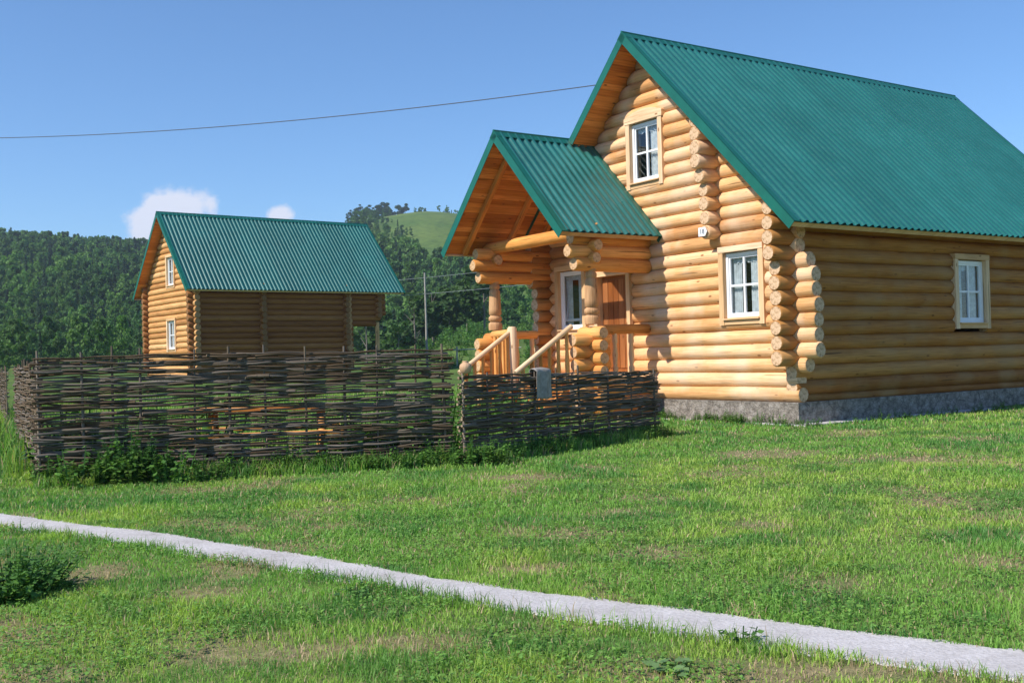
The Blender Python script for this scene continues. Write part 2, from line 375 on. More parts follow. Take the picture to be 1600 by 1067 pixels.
def build_ground():
    def axis(a, b, fine, lo, hi):
        v = [0.0]; 
        g = []
        t = 0; s = fine
        pos = []
        while t < b:
            pos.append(t); s = fine if t < hi else min(s*1.06, 22); t += s
        neg = []; t = -fine; s = fine
        while t > a:
            neg.append(t); s = fine if t > lo else min(s*1.06, 22); t -= s
        return np.array(sorted(neg)+pos)
    xs = axis(-900, 900, .25, -8, 9); ys = axis(-200, 1000, .25, -1, 24)
    X, Y = np.meshgrid(xs, ys); nx, ny = len(xs), len(ys)
    Z = ground_z(X, Y)
    co = np.stack([X, Y, Z], -1).reshape(-1, 3)
    i = np.arange(ny-1)[:, None]*nx+np.arange(nx-1)[None]; q = np.stack([i, i+1, i+nx+1, i+nx], -1).reshape(-1, 4)
    me = bpy.data.meshes.new('ground'); me.vertices.add(len(co)); me.vertices.foreach_set('co', co.astype('f').ravel())
    me.loops.add(q.size); me.loops.foreach_set('vertex_index', q.astype('i').ravel())
    me.polygons.add(len(q)); me.polygons.foreach_set('loop_start', np.arange(0, q.size, 4, dtype='i')); me.polygons.foreach_set('loop_total', np.full(len(q), 4, 'i'))
    ca = me.color_attributes.new('tint', 'FLOAT_COLOR', 'POINT'); cc = np.ones((len(co), 4), 'f'); cc[:, 0] = .8*dryness(co[:, 0], co[:, 1])*(co[:, 1] < 26); ca.data.foreach_set('color', cc.ravel())
    me.update(); me.validate()
    m, n, b = mat('meadow_ground')
    t = nd(n, 'ShaderNodeTexCoord')
    a = nd(n, 'ShaderNodeTexNoise', i_Scale=.45, i_Detail=8.0, i_Roughness=.7); bb = nd(n, 'ShaderNodeTexNoise', i_Scale=9.0, i_Detail=6.0, i_Roughness=.7)
    f = nd(n, 'ShaderNodeTexNoise', i_Scale=.018, i_Detail=6.0)
    for z in (a, bb, f): n.links.new(t.outputs['Object'], z.inputs['Vector'])
    c = ramp(n, bb.outputs[0], [(.3, (.055, .075, .025)), (.5, (.10, .165, .04)), (.72, (.20, .23, .08))])
    c = mixc(n, ramp(n, a.outputs[0], [(.45, (0, 0, 0)), (.7, (.6, .6, .6))]), c, (.27, .21, .12))
    f2 = nd(n, 'ShaderNodeTexNoise', i_Scale=.35, i_Detail=8.0, i_Roughness=.75); n.links.new(t.outputs['Object'], f2.inputs['Vector'])
    at = nd(n, 'ShaderNodeAttribute', attribute_name='tint'); sp0 = nd(n, 'ShaderNodeSeparateColor'); n.links.new(at.outputs['Color'], sp0.inputs[0])
    c = mixc(n, sp0.outputs[0], c, ramp(n, bb.outputs[0], [(.3, (.20, .13, .085)), (.7, (.42, .31, .21))]))
    far = ramp(n, f.outputs[0], [(.35, (.07, .14, .035)), (.65, (.14, .20, .055))]); far = mixc(n, 1.0, far, ramp(n, f2.outputs[0], [(.32, (.45, .5, .5)), (.62, (1.15, 1.1, .9))]), 'MULTIPLY')
    sp = nd(n, 'ShaderNodeSeparateXYZ'); n.links.new(t.outputs['Object'], sp.inputs[0])
    mr = nd(n, 'ShaderNodeMapRange'); mr.inputs[1].default_value = 24; mr.inputs[2].default_value = 34; n.links.new(sp.outputs[1], mr.inputs[0])
    n.links.new(mixc(n, mr.outputs[0], c, far), b.inputs['Base Color']); b.inputs['Roughness'].default_value = 1; b.inputs['Specular IOR Level'].default_value = .1
    bump(n, b, bb.outputs[0], .03)
    tag(link_mesh('ground', me, m, smooth=True), kind='structure')
build_ground()

# ------------------------------------------------------------------ footpath
UP = [(-5.75, 10.9), (-4.84, 10.04), (-3.75, 9.21), (-2.88, 8.65), (-2.05, 7.93), (-1.35, 7.34), (-.68, 6.72), (-.04, 6.22), (.65, 5.76), (1.24, 5.36), (1.74, 5.0), (2.21, 4.70), (3.2, 4.02), (4.4, 3.2)]
LO = [(-5.38, 10.10), (-4.49, 9.23), (-3.50, 8.47), (-2.68, 7.86), (-1.92, 7.26), (-1.29, 6.74), (-.66, 6.18), (-.07, 5.69), (.56, 5.21), (1.10, 4.85), (1.57, 4.54), (2.00, 4.25), (3.0, 3.6), (4.2, 2.8)]
def edge(P, n, seed, amp):
    P = np.array(P); d = np.r_[0, np.cumsum(np.hypot(*(P[1:]-P[:-1]).T))]; s = np.linspace(0, d[-1], n)
    x = np.interp(s, d, P[:, 0]); y = np.interp(s, d, P[:, 1])
    # soft scallops of uneven slabs
    k = amp*(np.abs(np.sin(s*pi/.62+seed+.8*vnoise(s*.9, s*0, seed)))*.9*.5+.7*vnoise(s*5, s*0+3, seed+4)+.9*vnoise(s*17, s*0+3, seed+5)-1.0)
    return x, y, k
def build_path():
    n = 620; x1, y1, k1 = edge(UP, n, 2, .045); x2, y2, k2 = edge(LO, n, 5, .03)
    nx, ny = .64, .77
    x1 += nx*k1; y1 += ny*k1; x2 -= nx*k2; y2 -= ny*k2
    mb = MB(); vs = []; fs = []
    for i in range(n):
        for j, t in enumerate((0, 0.04, .5, .96, 1)):
            x = x2[i]+(x1[i]-x2[i])*t; y = y2[i]+(y1[i]-y2[i])*t
            z = float(ground_z(x, y))+(.001 if t in (0, 1) else .010)
            vs.append((x, y, z))
        if i:
            for j in range(4): a = (i-1)*5+j; fs.append((a, a+5, a+6, a+1))
    mb.add(vs, fs, smooth=False)
    o = mb.build('footpath', M_PATH); tag(o, kind='structure')
build_path()
PE1 = np.array(UP); PE2 = np.array(LO)
def on_path(x, y, pad=0.0):
    yu = np.interp(x, PE1[:, 0], PE1[:, 1]); yl = np.interp(x, PE2[:, 0], PE2[:, 1])
    return (y < yu-.04+pad) & (y > yl+.035-pad) & (x > -5.9)

# ------------------------------------------------------------------ log houses
HX, HY, HA = 5.071, 19.12, atan2(.561, .828)
def to_house(x, y):
    dx, dy = x-HX, y-HY; return dx*cos(HA)+dy*sin(HA), -dx*sin(HA)+dy*cos(HA)

def corrug(mb, x0, x1, top, bot, nrm, pitch=.195, amp=.046, under=.03, cut=None):
    """corrugated sheet; top/bot = (y,z) of ridge and eave line, ridges run down the slope. cut(x)->fraction 0..1 start"""
    n = int(round((x1-x0)/pitch)); steps = 8
    prof = [0, 0, 0, .5, 1, 1, 1, .5]
    xs = []; hs = []
    for i in range(n):
        for k in range(steps):
            xs.append(x0+(x1-x0)*(i+(k+.0)/steps)/n); hs.append(prof[k])
    xs.append(x1); hs.append(0)
    m = 10; vs = []; fs = []
    for j in range(m+1):
        t = j/m; y = top[0]+(bot[0]-top[0])*t; z = top[1]+(bot[1]-top[1])*t
        for x, h in zip(xs, hs):
            wob = .004*sin(x*1.9+j*1.3)+(.012 if j > 3 else 0)*0+.005*(j < 4)
            vs.append((x, y+nrm[0]*(h*amp+wob), z+nrm[1]*(h*amp+wob)))
    W = len(xs); sh = {}
    cols = [(sh.setdefault((int((x-x0)/1.17), 0 if j < 4 else 1), random.random()), 0, .5) for j in range(m+1) for x in xs]
    for j in range(m):
        for i in range(W-1): a = j*W+i; fs.append((a, a+1, a+W+1, a+W))
    if (nrm[0] > 0) != False: fs = [f[::-1] for f in fs]
    mb.add(vs, fs, col=cols, smooth=True)
    # underside skin (2 cm lower) closing the sheet
    b = [(x0, top[0]-nrm[0]*.008, top[1]-nrm[1]*.008), (x1, top[0]-nrm[0]*.008, top[1]-nrm[1]*.008), (x1, bot[0]-nrm[0]*.008, bot[1]-nrm[1]*.008), (x0, bot[0]-nrm[0]*.008, bot[1]-nrm[1]*.008)]
    mb.add(b, [(0, 1, 2, 3)])

def slab(mb, x0, x1, top, bot, nrm, t0, t1, boards=.16, along='x', gap=.004):
    """boards lying under a roof slope between depths t0 and t1 (measured along -normal)"""
    L = sqrt((bot[0]-top[0])**2+(bot[1]-top[1])**2); d = ((bot[0]-top[0])/L, (bot[1]-top[1])/L)
    n = max(1, int(L/boards)); 
    for i in range(n):
        s0, s1 = L*i/n+gap, L*(i+1)/n-gap*.2; tt = t1+random.uniform(-.003, .003)
        P = lambda x, s, t: (x, top[0]+d[0]*s-nrm[0]*t, top[1]+d[1]*s-nrm[1]*t)
        vs = [P(x0, s0, t0), P(x1, s0, t0), P(x1, s1, t0), P(x0, s1, t0), P(x0, s0, tt), P(x1, s0, tt), P(x1, s1, tt), P(x0, s1, tt)]
        fs = [(0, 3, 2, 1), (4, 5, 6, 7), (0, 1, 5, 4), (1, 2, 6, 5), (2, 3, 7, 6), (3, 0, 4, 7)]
        ou, ov = random.random()*9, random.random()*9
        uvs = [[(vs[k][0]+ou, (s0 if k % 4 in (0, 1) else s1)+(.03 if k > 3 else 0)+ov) for k in f] for f in fs]
        mb.add(vs, fs, uvs, (random.random(), 0, random.random()))

def beam_on_slope(mb, x0, x1, top, bot, nrm, s0, s1, t0, t1, col=None):
    L = sqrt((bot[0]-top[0])**2+(bot[1]-top[1])**2); d = ((bot[0]-top[0])/L, (bot[1]-top[1])/L)
    P = lambda x, s, t: (x, top[0]+d[0]*s-nrm[0]*t, top[1]+d[1]*s-nrm[1]*t)
    vs = [P(x0, s0, t0), P(x1, s0, t0), P(x1, s1, t0), P(x0, s1, t0), P(x0, s0, t1), P(x1, s0, t1), P(x1, s1, t1), P(x0, s1, t1)]
    fs = [(0, 3, 2, 1), (4, 5, 6, 7), (0, 1, 5, 4), (1, 2, 6, 5), (2, 3, 7, 6), (3, 0, 4, 7)]
    ou, ov = random.random()*9, random.random()*9
    # uv along the slope
    sv = [s0, s0, s1, s1]*2; xv = [x0, x1, x1, x0]*2; tv = [t0]*4+[t1]*4
    uvs = [[(sv[k]+ou, xv[k]+tv[k]+ov) for k in f] for f in fs]
    mb.add(vs, fs, uvs, col or (random.random(), 0, random.random()))

def make_roof(parent, x0, x1, yr, zr, ylo, yhi, zelo, zehi, cap=True, boards=.15, capx=None, soffx=None):
    """gable roof, ridge along x at (yr,zr); eaves at y=ylo and y=yhi"""
    roof = MB(); subs = []
    for sgn, ye, ze in ((-1, ylo, zelo), (1, yhi, zehi)):
        L = sqrt((ye-yr)**2+(ze-zr)**2); d = ((ye-yr)/L, (ze-zr)/L); nrm = (-d[1]*sgn if False else (sgn*abs(d[1])), abs(d[0]))
        corrug(roof, x0+.03, x1-.03, (yr, zr), (ye, ze), nrm)
        subs.append((sgn, (yr, zr), (ye, ze), nrm, L))
    r = roof.build('roof', M_ROOF, parent)
    for sgn, T, B, nrm, L in subs:
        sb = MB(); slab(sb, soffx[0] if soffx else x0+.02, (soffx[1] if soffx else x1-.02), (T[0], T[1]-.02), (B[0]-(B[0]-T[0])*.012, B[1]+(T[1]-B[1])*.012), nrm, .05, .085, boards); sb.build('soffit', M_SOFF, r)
        for xa, xb, xf in ((x0-.012, x0+.15, x0-.012), (x1-.15, x1+.012, x1+.012)):
            bb = MB()   # verge flashing: top strip + face, one at the front and one at the back
            beam_on_slope(bb, xa, xb, T, B, nrm, -.02, L+.03, -.040, -.032)
            beam_on_slope(bb, min(xf, xf+.012*(1 if xf < x0 else -1)), max(xf, xf+.012*(1 if xf < x0 else -1)), T, B, nrm, -.02, L+.03, -.040, .135)
            bb.build('barge_board', M_FLASH, r)
        fa = MB(); beam_on_slope(fa, x0+.02, x1-.02, T, B, nrm, L-.045, L-.02, .012, .12); fa.build('fascia', M_BOARD, r)
    if cap:
        cb = MB(); ca, cb2 = capx or (x0-.016, x1+.016)
        for sgn, T, B, nrm, L in subs: beam_on_slope(cb, ca, cb2, (T[0], T[1]+.014), (B[0], B[1]+.014), nrm, -.012, .17, -.036, -.030)
        cb.tube([(ca, yr, zr+.05), (cb2, yr, zr+.05)], .028, 8)
        cb.build('ridge_cap', M_FLASH, r)
    return r, subs

def window(parent, plane, c, s0, s1, z0, z1, sgn=-1, header='plain', bars=True, curtain='half', label=None):
    """plane 'x': wall x=c facing -x (s is y). plane 'y': wall y=c facing -y (s is x)."""
    def P(a, o, z):  # a along wall, o outwards, z
        return (c-o, a, z) if plane == 'x' else (a, c-o, z)
    def bx(mb, a0, a1, o0, o1, zz0, zz1, **k): mb.box(P(a0, o0, zz0), P(a1, o1, zz1), **k)
    cs = MB(); t = .125; D0, D1 = -.14, .175
    bx(cs, s0-t, s0-.004, D0, D1, z0-.13, z1+.02)
    bx(cs, s1+.004, s1+t, D0, D1, z0-.13, z1+.02)
    bx(cs, s0-.003, s1+.003, D0, D1-.01, z0-.12, z0-.004)
    if header == 'crown':
        # header board with a raised middle and cut shoulders
        n = 12; a0, a1 = s0-t-.03, s1+t+.03; vs = []; mid = (a0+a1)/2
        def hh(a):
            q = abs(a-mid)/((a1-a0)/2); return z1+.02+.13+.13*max(0, 1-q**2)*.9
        aa = [a0+(a1-a0)*i/n for i in range(n+1)]
        for o in (D0, D1+.012):
            vs += [P(a, o, z1+.021) for a in aa]+[P(a, o, hh(a)) for a in aa]
        m = n+1; fs = []
        for i in range(n):
            fs += [(2*m+i, 2*m+i+1, 3*m+i+1, 3*m+i), (m+i, m+i+1, i+1, i), (m+i+1, m+i, 3*m+i, 3*m+i+1), (i, i+1, 2*m+i+1, 2*m+i)]
        fs += [(0, 2*m, 3*m, m), (m-1, 2*m-1, 4*m-1, 3*m-1)]
        cs.add(vs, fs, [[(vs[k][1]+vs[k][0], vs[k][2]) for k in f] for f in fs], (.8, 0, .4))
    else:
        bx(cs, s0-t, s1+t, D0, D1+.01, z1+.021, z1+.13)
    w_ = cs.build('window', M_BOARD, parent)
    if label: w_['label'] = label
    fr = MB(); f = .062; o0, o1 = .02, .09
    wc = (.5, 0, .5)
    bx(fr, s0, s0+f, o0, o1, z0, z1, col=wc); bx(fr, s1-f, s1, o0, o1, z0, z1, col=wc)
    bx(fr, s0+f, s1-f, o0, o1-.002, z0, z0+f, col=wc); bx(fr, s0+f, s1-f, o0, o1-.002, z1-f, z1, col=wc)
    # inner sash and glazing bars
    g = f+.035; mid = (s0+s1)/2; zm = z0+(z1-z0)*.5
    bx(fr, s0+f, s0+g, o0+.01, o1-.02, z0+f, z1-f, col=wc); bx(fr, s1-g, s1-f, o0+.01, o1-.02, z0+f, z1-f, col=wc)
    bx(fr, s0+g, s1-g, o0+.01, o1-.022, z0+f, z0+g, col=wc); bx(fr, s0+g, s1-g, o0+.01, o1-.022, z1-g, z1-f, col=wc)
    if bars: bx(fr, mid-.022, mid+.022, o0+.012, o1-.018, z0+g, z1-g, col=wc)
    if bars: bx(fr, s0+g, mid-.022, o0+.014, o1-.024, zm-.02, zm+.02, col=wc); bars and bx(fr, mid+.022, s1-g, o0+.014, o1-.024, zm-.02, zm+.02, col=wc)
    fr.build('frame', M_WHITE, w_)
    gl = MB(); gl.add([P(s0+g-.01, .047, z0+g-.01), P(s1-g+.01, .047, z0+g-.01), P(s1-g+.01, .047, z1-g+.01), P(s0+g-.01, .047, z1-g+.01)], [(0, 1, 2, 3)]); gl.build('pane', M_GLASS, w_)
    sl_ = MB(); bx(sl_, s0-.02, s1+.02, .09, .215, z0-.03, z0-.006, col=wc); sl_.build('sill', M_WHITE if plane == 'z' else M_BOARD, w_)
    if curtain:
        cu = MB(); spans = {'half': [(s0+.03, s0+(s1-s0)*.42), (s0+(s1-s0)*.66, s1-.03)], 'side': [(s0+.04, s0+(s1-s0)*.52)], 'full': [(s0+.03, s1-.03)]}[curtain]
        for a0, a1 in spans:
            n = 28; vs = []; fs = []
            for j, zz in enumerate((z0-.02, z0+(z1-z0)*.86 if curtain != 'full' else z1-.03)):
                for i in range(n+1): vs.append(P(a0+(a1-a0)*i/n, -.035+.018*sin(i*1.3), zz))
            for i in range(n): fs.append((i, i+1, n+2+i, n+1+i))
            cu.add(vs, fs, smooth=True)
        # lace pelmet along the top
        vs = []; fs = []; n = 40
        for i in range(n+1):
            a = s0+(s1-s0)*i/n; vs += [P(a, -.02+.012*sin(i*1.1), z1-.02), P(a, -.02+.012*sin(i*1.1), z1-.17-.03*abs(sin(i*.45)))]
        for i in range(n): fs.append((2*i, 2*i+2, 2*i+3, 2*i+1))
        cu.add(vs, fs, smooth=True); cu.build('curtain', M_CURT, w_)
    return w_

def logs_between(s0, s1, ops, z, r):
    seg = [(s0, s1)]
    for a, b, z0, z1 in ops:
        if z+r*.55 > z0 and z-r*.55 < z1:
            ns = []
            for p, q in seg:
                if b+.09 <= p or a-.09 >= q: ns.append((p, q)); continue
                if a-.09 > p: ns.append((p, a-.09))
                if b+.09 < q: ns.append((b+.09, q))
            seg = ns
    return seg

def log_house(name, loc, rz, W, e, o, Zr, Ze, L, zb, xback, label, cat, far=False, P=.265, protr=None, side_ext=None, openings_front=(), openings_side=(), cross=(), mlog=None, front_jit=0):
    H = empty(name, loc, rz, label=label, cat=cat)
    mlog = mlog or M_LOG
    yr = W/2; slope = (Zr-Ze)/(yr+e)
    under = lambda y: Zr-slope*abs(y-yr)-.085*sqrt(1+slope*slope)-.03
    r = P*.5+.015
    nrow = int((Zr-zb)/P)+1
    def clampf(Pt):
        z = Pt[2]; h = (Zr-.085*sqrt(1+slope*slope)-.03-z)/slope
        if h < 0.02: h = 0.02
        y = min(max(Pt[1], yr-h), yr+h); return (Pt[0], y, min(z, Zr-.2))
    pr = protr or (lambda z: .5)
    # gable walls, front and back
    for nm, xc in (('front_gable_wall', 0.0), ('rear_gable_wall', xback)):
        mb = MB()
        for k in range(nrow):
            z = zb+P*.5+k*P
            if z > Zr-.35: break
            p = pr('g', z); a, b = -p, W+p
            if z > under(0)-.05: a, b = -.1, W+.1
            h = (under(yr)-z)/slope+.16; 
            if h < .25: break
            a = max(a, yr-h); b = min(b, yr+h); ops = openings_front if xc == 0 else ()
            for s0, s1 in logs_between(a, b, ops, z, r):
                log(mb, (xc+random.uniform(-.006, .006), s0+random.uniform(-.02, .02)*(s0 < 0), z), (xc, s1+random.uniform(-.02, .02)*(s1 > W), z), r, clampf)
        mb.build(nm, mlog, H)
    # long walls; their rows sit half a log higher
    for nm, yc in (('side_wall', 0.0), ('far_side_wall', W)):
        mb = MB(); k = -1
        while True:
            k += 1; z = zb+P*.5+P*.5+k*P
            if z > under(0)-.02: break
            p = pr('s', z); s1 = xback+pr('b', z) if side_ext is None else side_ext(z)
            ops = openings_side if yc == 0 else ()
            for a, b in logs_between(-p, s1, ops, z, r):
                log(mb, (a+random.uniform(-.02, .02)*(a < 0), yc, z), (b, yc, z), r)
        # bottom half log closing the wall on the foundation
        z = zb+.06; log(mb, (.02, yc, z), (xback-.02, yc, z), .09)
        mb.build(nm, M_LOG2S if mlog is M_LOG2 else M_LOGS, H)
    # inner cross walls that show as stacked log ends
    for q in cross:
        if q[0] == 'front':      # wall along x at y=q[1], ends poke out of the front gable
            mb = MB(); z = q[2]
            while z < q[3]:
                pp = q[4](z); log(mb, (-pp+random.uniform(-.02, .02), q[1], z), (.3, q[1], z), r*.97); z += P
            mb.build('cross_wall_ends', mlog, H)
            mb2 = MB(); yo = 2*yr-q[1]; z = q[2]
            while z < q[3]:
                pp = q[4](z); log(mb2, (-pp, yo, z), (.3, yo, z), r*.97); z += P
            mb2.build('cross_wall_ends', mlog, H)
        else:                    # wall along y at x=q[1], ends poke out of the side wall
            mb = MB(); z = zb+P*.5
            while z < q[3]:
                if z > q[2]: log(mb, (q[1], -.34+random.uniform(-.02, .02), z), (q[1], .3, z), r*.97)
                z += P
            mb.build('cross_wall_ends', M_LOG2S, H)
    # foundation
    fb = MB()
    for a, b in (((-.17, -.17, -.25), (.17, W+.17, zb)), ((xback-.17, -.17, -.25), (xback+.17, W+.17, zb)), ((.171, -.17, -.25), (xback-.171, .17, zb)), ((.171, W-.17, -.25), (xback-.171, W+.17, zb))):
        fb.box(a, b)
    fb.box((-.19, -.19, zb+.001), (.15, W+.19, zb+.03)) if False else None
    fb.build('foundation', M_STONE, H)
    roof, subs = make_roof(H, -o, L, yr, Zr, -e, W+e, Ze, Ze)
    # interior floor and ceiling keep the rooms dark
    rm = MB(); rm.box((.2, .2, zb+.1), (xback-.2, W-.2, zb+.16)); rm.box((.2, .2, under(0)-.4), (xback-.2, W-.2, under(0)-.34)); rm.build('inner_floor', M_ROOM, H)
    return H, roof, subs, under

def main_protr(kind, z):
    if kind == 'g':
        if z < .95: return .13
        if z < 1.2: return .30
        if z < 2.2: return .55
        if z < 2.65: return .5
        if z < 2.92: return .40
        return .17
    if kind == 's':
        if z < .98: return .15
        if z < 1.12: return .36
        if z < 2.9: return .50
        return .64
    return .3
WL = (.69, 1.57, 1.95, 3.18); WU = (3.31, 4.18, 4.90, 6.13); WP = (5.96, 6.84, 1.92, 3.24); DR = (4.42, 5.40, .95, 3.02); WS = (4.72, 5.67, 1.79, 3.05)
house, roof, subs, under = log_house('log_house', (HX, HY, 0), HA, 7.308, .657, .745, 7.833, 3.509, 10.637, .39, 9.85,
    'large honey coloured log house with green roof and gabled porch, on the right', 'house',
    protr=main_protr, openings_front=(WL, WU, WP, DR), openings_side=(WS,),
    cross=(('front', 1.80, 3.62, 5.75, lambda z: .40 if z < 4.45 else (.50 if z < 4.7 else .62)),))
window(house, 'x', 0, *WL, label='lower gable window right of the porch', curtain='half')
window(house, 'x', 0, *WU, header='crown', label='attic window with raised header board', curtain='side')
window(house, 'y', 0, *WS, label='window in the shaded side wall', curtain='half')
pw = window(house, 'x', 0, *WP, label='porch window with tilted sash behind the carved post', curtain='half', bars=False)

# tilted open sash of the porch window
sa = MB()
M = Matrix.Translation((-.005, 6.40, 2.10)) @ Matrix.Rotation(radians(8), 4, 'Y')
for a, b in (((-.03, -.36, 0), (.0, -.30, 1.02)), ((-.03, .30, 0), (.0, .36, 1.02)), ((-.028, -.30, 0), (-.002, .30, .06)), ((-.028, -.30, .96), (-.002, .30, 1.02))): sa.box(a, b, (.5, 0, .5), M)
sa.build('sash', M_WHITE, pw)

# door
d = MB(); d.box((-.02, DR[0], DR[2]), (.04, DR[1], DR[3]), (.4, 0, .5))
for k in range(5):
    yb = DR[0]+.06+k*.178; d.box((-.045, yb, DR[2]+.08), (-.021, yb+.166, DR[3]-.08))
door = d.build('door', M_DOOR, house)
fr = MB()
for a, b in (((-.19, DR[0]-.12, .9), (.1, DR[0]-.005, DR[3]+.11)), ((-.19, DR[1]+.005, .9), (.1, DR[1]+.12, DR[3]+.11)), ((-.185, DR[0]-.004, DR[3]+.005), (.1, DR[1]+.004, DR[3]+.11))): fr.box(a, b)
fr.build('frame', M_BOARD, door)
hd = MB(); hd.tube([(-.05, DR[0]+.14, 1.95), (-.10, DR[0]+.14, 1.95), (-.10, DR[0]+.26, 1.95)], .012); hd.build('handle', M_DARK, door)

# house number plate on the lowest protruding log
pl = MB(); ang = 0
pts = [(-.105, -.085), (.07, -.085), (.125, 0.0), (.07, .085), (-.105, .085)]
X0 = -.433
pl.add([(X0, 1.83-a, 3.62+b) for a, b in pts]+[(X0+.012, 1.83-a, 3.62+b) for a, b in pts], [(0, 1, 2, 3, 4), (9, 8, 7, 6, 5)]+[(i, i+5, (i+1) % 5+5, (i+1) % 5) for i in range(5)])
plate = pl.build('number_plate', M_WHITE, house)
fc = bpy.data.curves.new('digits', 'FONT'); fc.body = '18'; fc.size = .13; fc.extrude = .002; fc.align_x = 'CENTER'; fc.align_y = 'CENTER'
fo = bpy.data.objects.new('tmp', fc); COL.objects.link(fo); bpy.context.view_layer.update()
dm = bpy.data.meshes.new_from_object(fo.evaluated_get(bpy.context.evaluated_depsgraph_get())); bpy.data.objects.remove(fo)
dg = link_mesh('digits', dm, M_INK, plate); dg.location = (X0-.004, 1.835, 3.62); dg.rotation_euler = (radians(90), 0, radians(-90))

# ------------------------------------------------------------------ porch (parts of the house)
PR, PL, PF = 3.78, 7.30, -1.62      # right and left post lines, post row
PX0 = -2.68; PYR, PZR = 5.56, 5.99
pr_, psubs = make_roof(house, PX0, -.15, PYR, PZR, 3.32, 7.80, 3.70, 3.70, capx=(PX0-.016, -.02), boards=.13)
pr_.name = 'porch_roof'
rf = MB()
for T, B, nrm, L_ in [s[1:] for s in psubs]:
    for xx in (-2.2, -1.15, -.3): beam_on_slope(rf, xx-.045, xx+.045, T, B, nrm, .06, L_-.12, .088, .20)
rf.build('rafter', M_SOFF, pr_)
for y_ in (PR, PL):
    b = MB()
    for k, z in enumerate((3.13, 3.385, 3.64)):
        x0 = (-2.06, -2.20, -2.12)[k]
        log(b, (x0, y_, z), (-.1, y_, z), .142)
    b.build('porch_beam', M_LOGO, house)
cbm = MB()
for k, (z, a, b_) in enumerate(((3.255, PR-.30, PL+.30), (3.51, PR-.05, PL+.05), (3.80, PR-.28, PL+.28))):
    if k == 0:
        log(cbm, (PF, PR-.2, z), (PF, PR+.18, z), .12)
    elif k == 2: log(cbm, (PF, a, z), (PF, b_, z), .135)
    else: log(cbm, (PF, PR-.26, z), (PF, PR+.2, z), .13); log(cbm, (PF, PL-.2, z), (PF, PL+.22, z), .13)
cbm.build('porch_crossbeam', M_LOGO, house)
def turned(mb, x, y, z0, z1, prof):
    n = 20; vs = []; fs = []; uvs = []
    h = z1-z0; o = random.random()*9
    for i, (t, r_) in enumerate(prof):
        for k in range(n): a = 2*pi*k/n; vs.append((x+cos(a)*r_, y+sin(a)*r_, z0+h*t))
    for i in range(len(prof)-1):
        for k in range(n):
            k2 = (k+1) % n; fs.append((i*n+k, i*n+k2, (i+1)*n+k2, (i+1)*n+k))
            uvs.append([(prof[i][0]*h+o, k*.05), (prof[i][0]*h+o, (k+1)*.05), (prof[i+1][0]*h+o, (k+1)*.05), (prof[i+1][0]*h+o, k*.05)])
    mb.add(vs, fs, uvs, (.6, 0, .5), smooth=True)
PROF = [(0, .150), (.05, .158), (.10, .156), (.135, .150), (.15, .118), (.17, .118), (.18, .150), (.23, .152), (.255, .145), (.27, .118), (.29, .118), (.30, .142), (.40, .140), (.55, .132), (.70, .124), (.76, .12), (.77, .10), (.79, .10), (.80, .118), (.86, .116), (.875, .096), (.895, .096), (.905, .115), (1, .112)]
for y_ in (PR, PL):
    b = MB(); turned(b, PF, y_, 1.94, 3.12, PROF); b.build('porch_post', M_POST, house)
# low log cribs that carry the posts, rails back to the wall, floor, steps
for y_, sg in ((PR, 1), (PL, -1)):
    b = MB(); k = 0; z = .13
    while z < 1.85:
        log(b, (PF-.50+random.uniform(-.02, .02), y_, z), (PF+.38 if z > .85 else -.12, y_, z), .132)
        zz = z+.125
        if zz < 1.9: log(b, (PF, y_-.36*1, zz), (PF, y_+.36, zz), .128) if z > .85 else log(b, (PF, y_-.33, zz), (PF, y_+(.9 if sg > 0 else .33), zz), .128)
        z += .25; k += 1
    b.build('post_crib', M_LOGO, house)
    b = MB(); log(b, (PF+.3, y_, 1.83), (-.14, y_, 1.83), .10); 
    b.build('side_rail', M_LOGO, house)
    b = MB()
    for xx in (-1.05, -.62): turned(b, xx, y_, .88, 1.75, [(0, .05), (.2, .06), (.25, .04), (.5, .06), (.75, .04), (.8, .06), (1, .05)])
    b.build('baluster', M_BOARD, house)
fl = MB()
for k in range(22):
    y0 = PR-.05+k*(PL-PR+.1)/22; fl.box((PF-.35, y0, .80), (-.16, y0+(PL-PR+.1)/22-.006, .845))
fl.build('porch_floor', M_BOARD, house)
skirt = MB()
for z in (.14, .40, .65): log(skirt, (PF-.15, PR+.1, z), (PF-.15, PL-.1, z), .125)
skirt.build('porch_base', M_LOGO, house)
nb = MB(); nb.tube([(-2.1, 5.93, .0), (-2.1, 5.93, 1.93), (-2.1, 5.93, 1.97)], [.115, .105, .075], 10, (.9, 0, .5)); nb.build('newel_post', M_BOARD, house)
fr = MB(); log(fr, (-2.08, 6.0, 1.83), (-1.75, PL-.1, 1.83), .085)
for k in range(4): fr.tube([(-2.03+.06*k, 6.25+.24*k, .85), (-2.03+.06*k, 6.25+.24*k, 1.78)], .045, 8)
fr.build('front_rail', M_LOGO, house)
for y_ in (5.93, 3.86):
    hr = MB(); hr.tube([(-2.08, y_, 1.90), (-3.45, y_, 1.02)], .052, 10, (.8, 0, .4)); hr.build('handrail', M_BOARD, house)
    bl = MB()
    for k in range(6):
        t = (k+.6)/6.4; x = -2.08-1.37*t; bl.tube([(x, y_, .82-.75*t), (x, y_, 1.20-.8*t), (x, y_, 1.5-.84*t), (x, y_, 1.86-.88*t)], [.032, .05, .034, .042], 8)
    bl.build('baluster', M_LOGO, house)
st = MB()
for k in range(5): st.box((-2.0-.27*(k+1), 3.95, .80-.17*(k+1)+.02-.04), (-2.0-.27*k+.02, 5.85, .80-.17*(k+1)+.02))
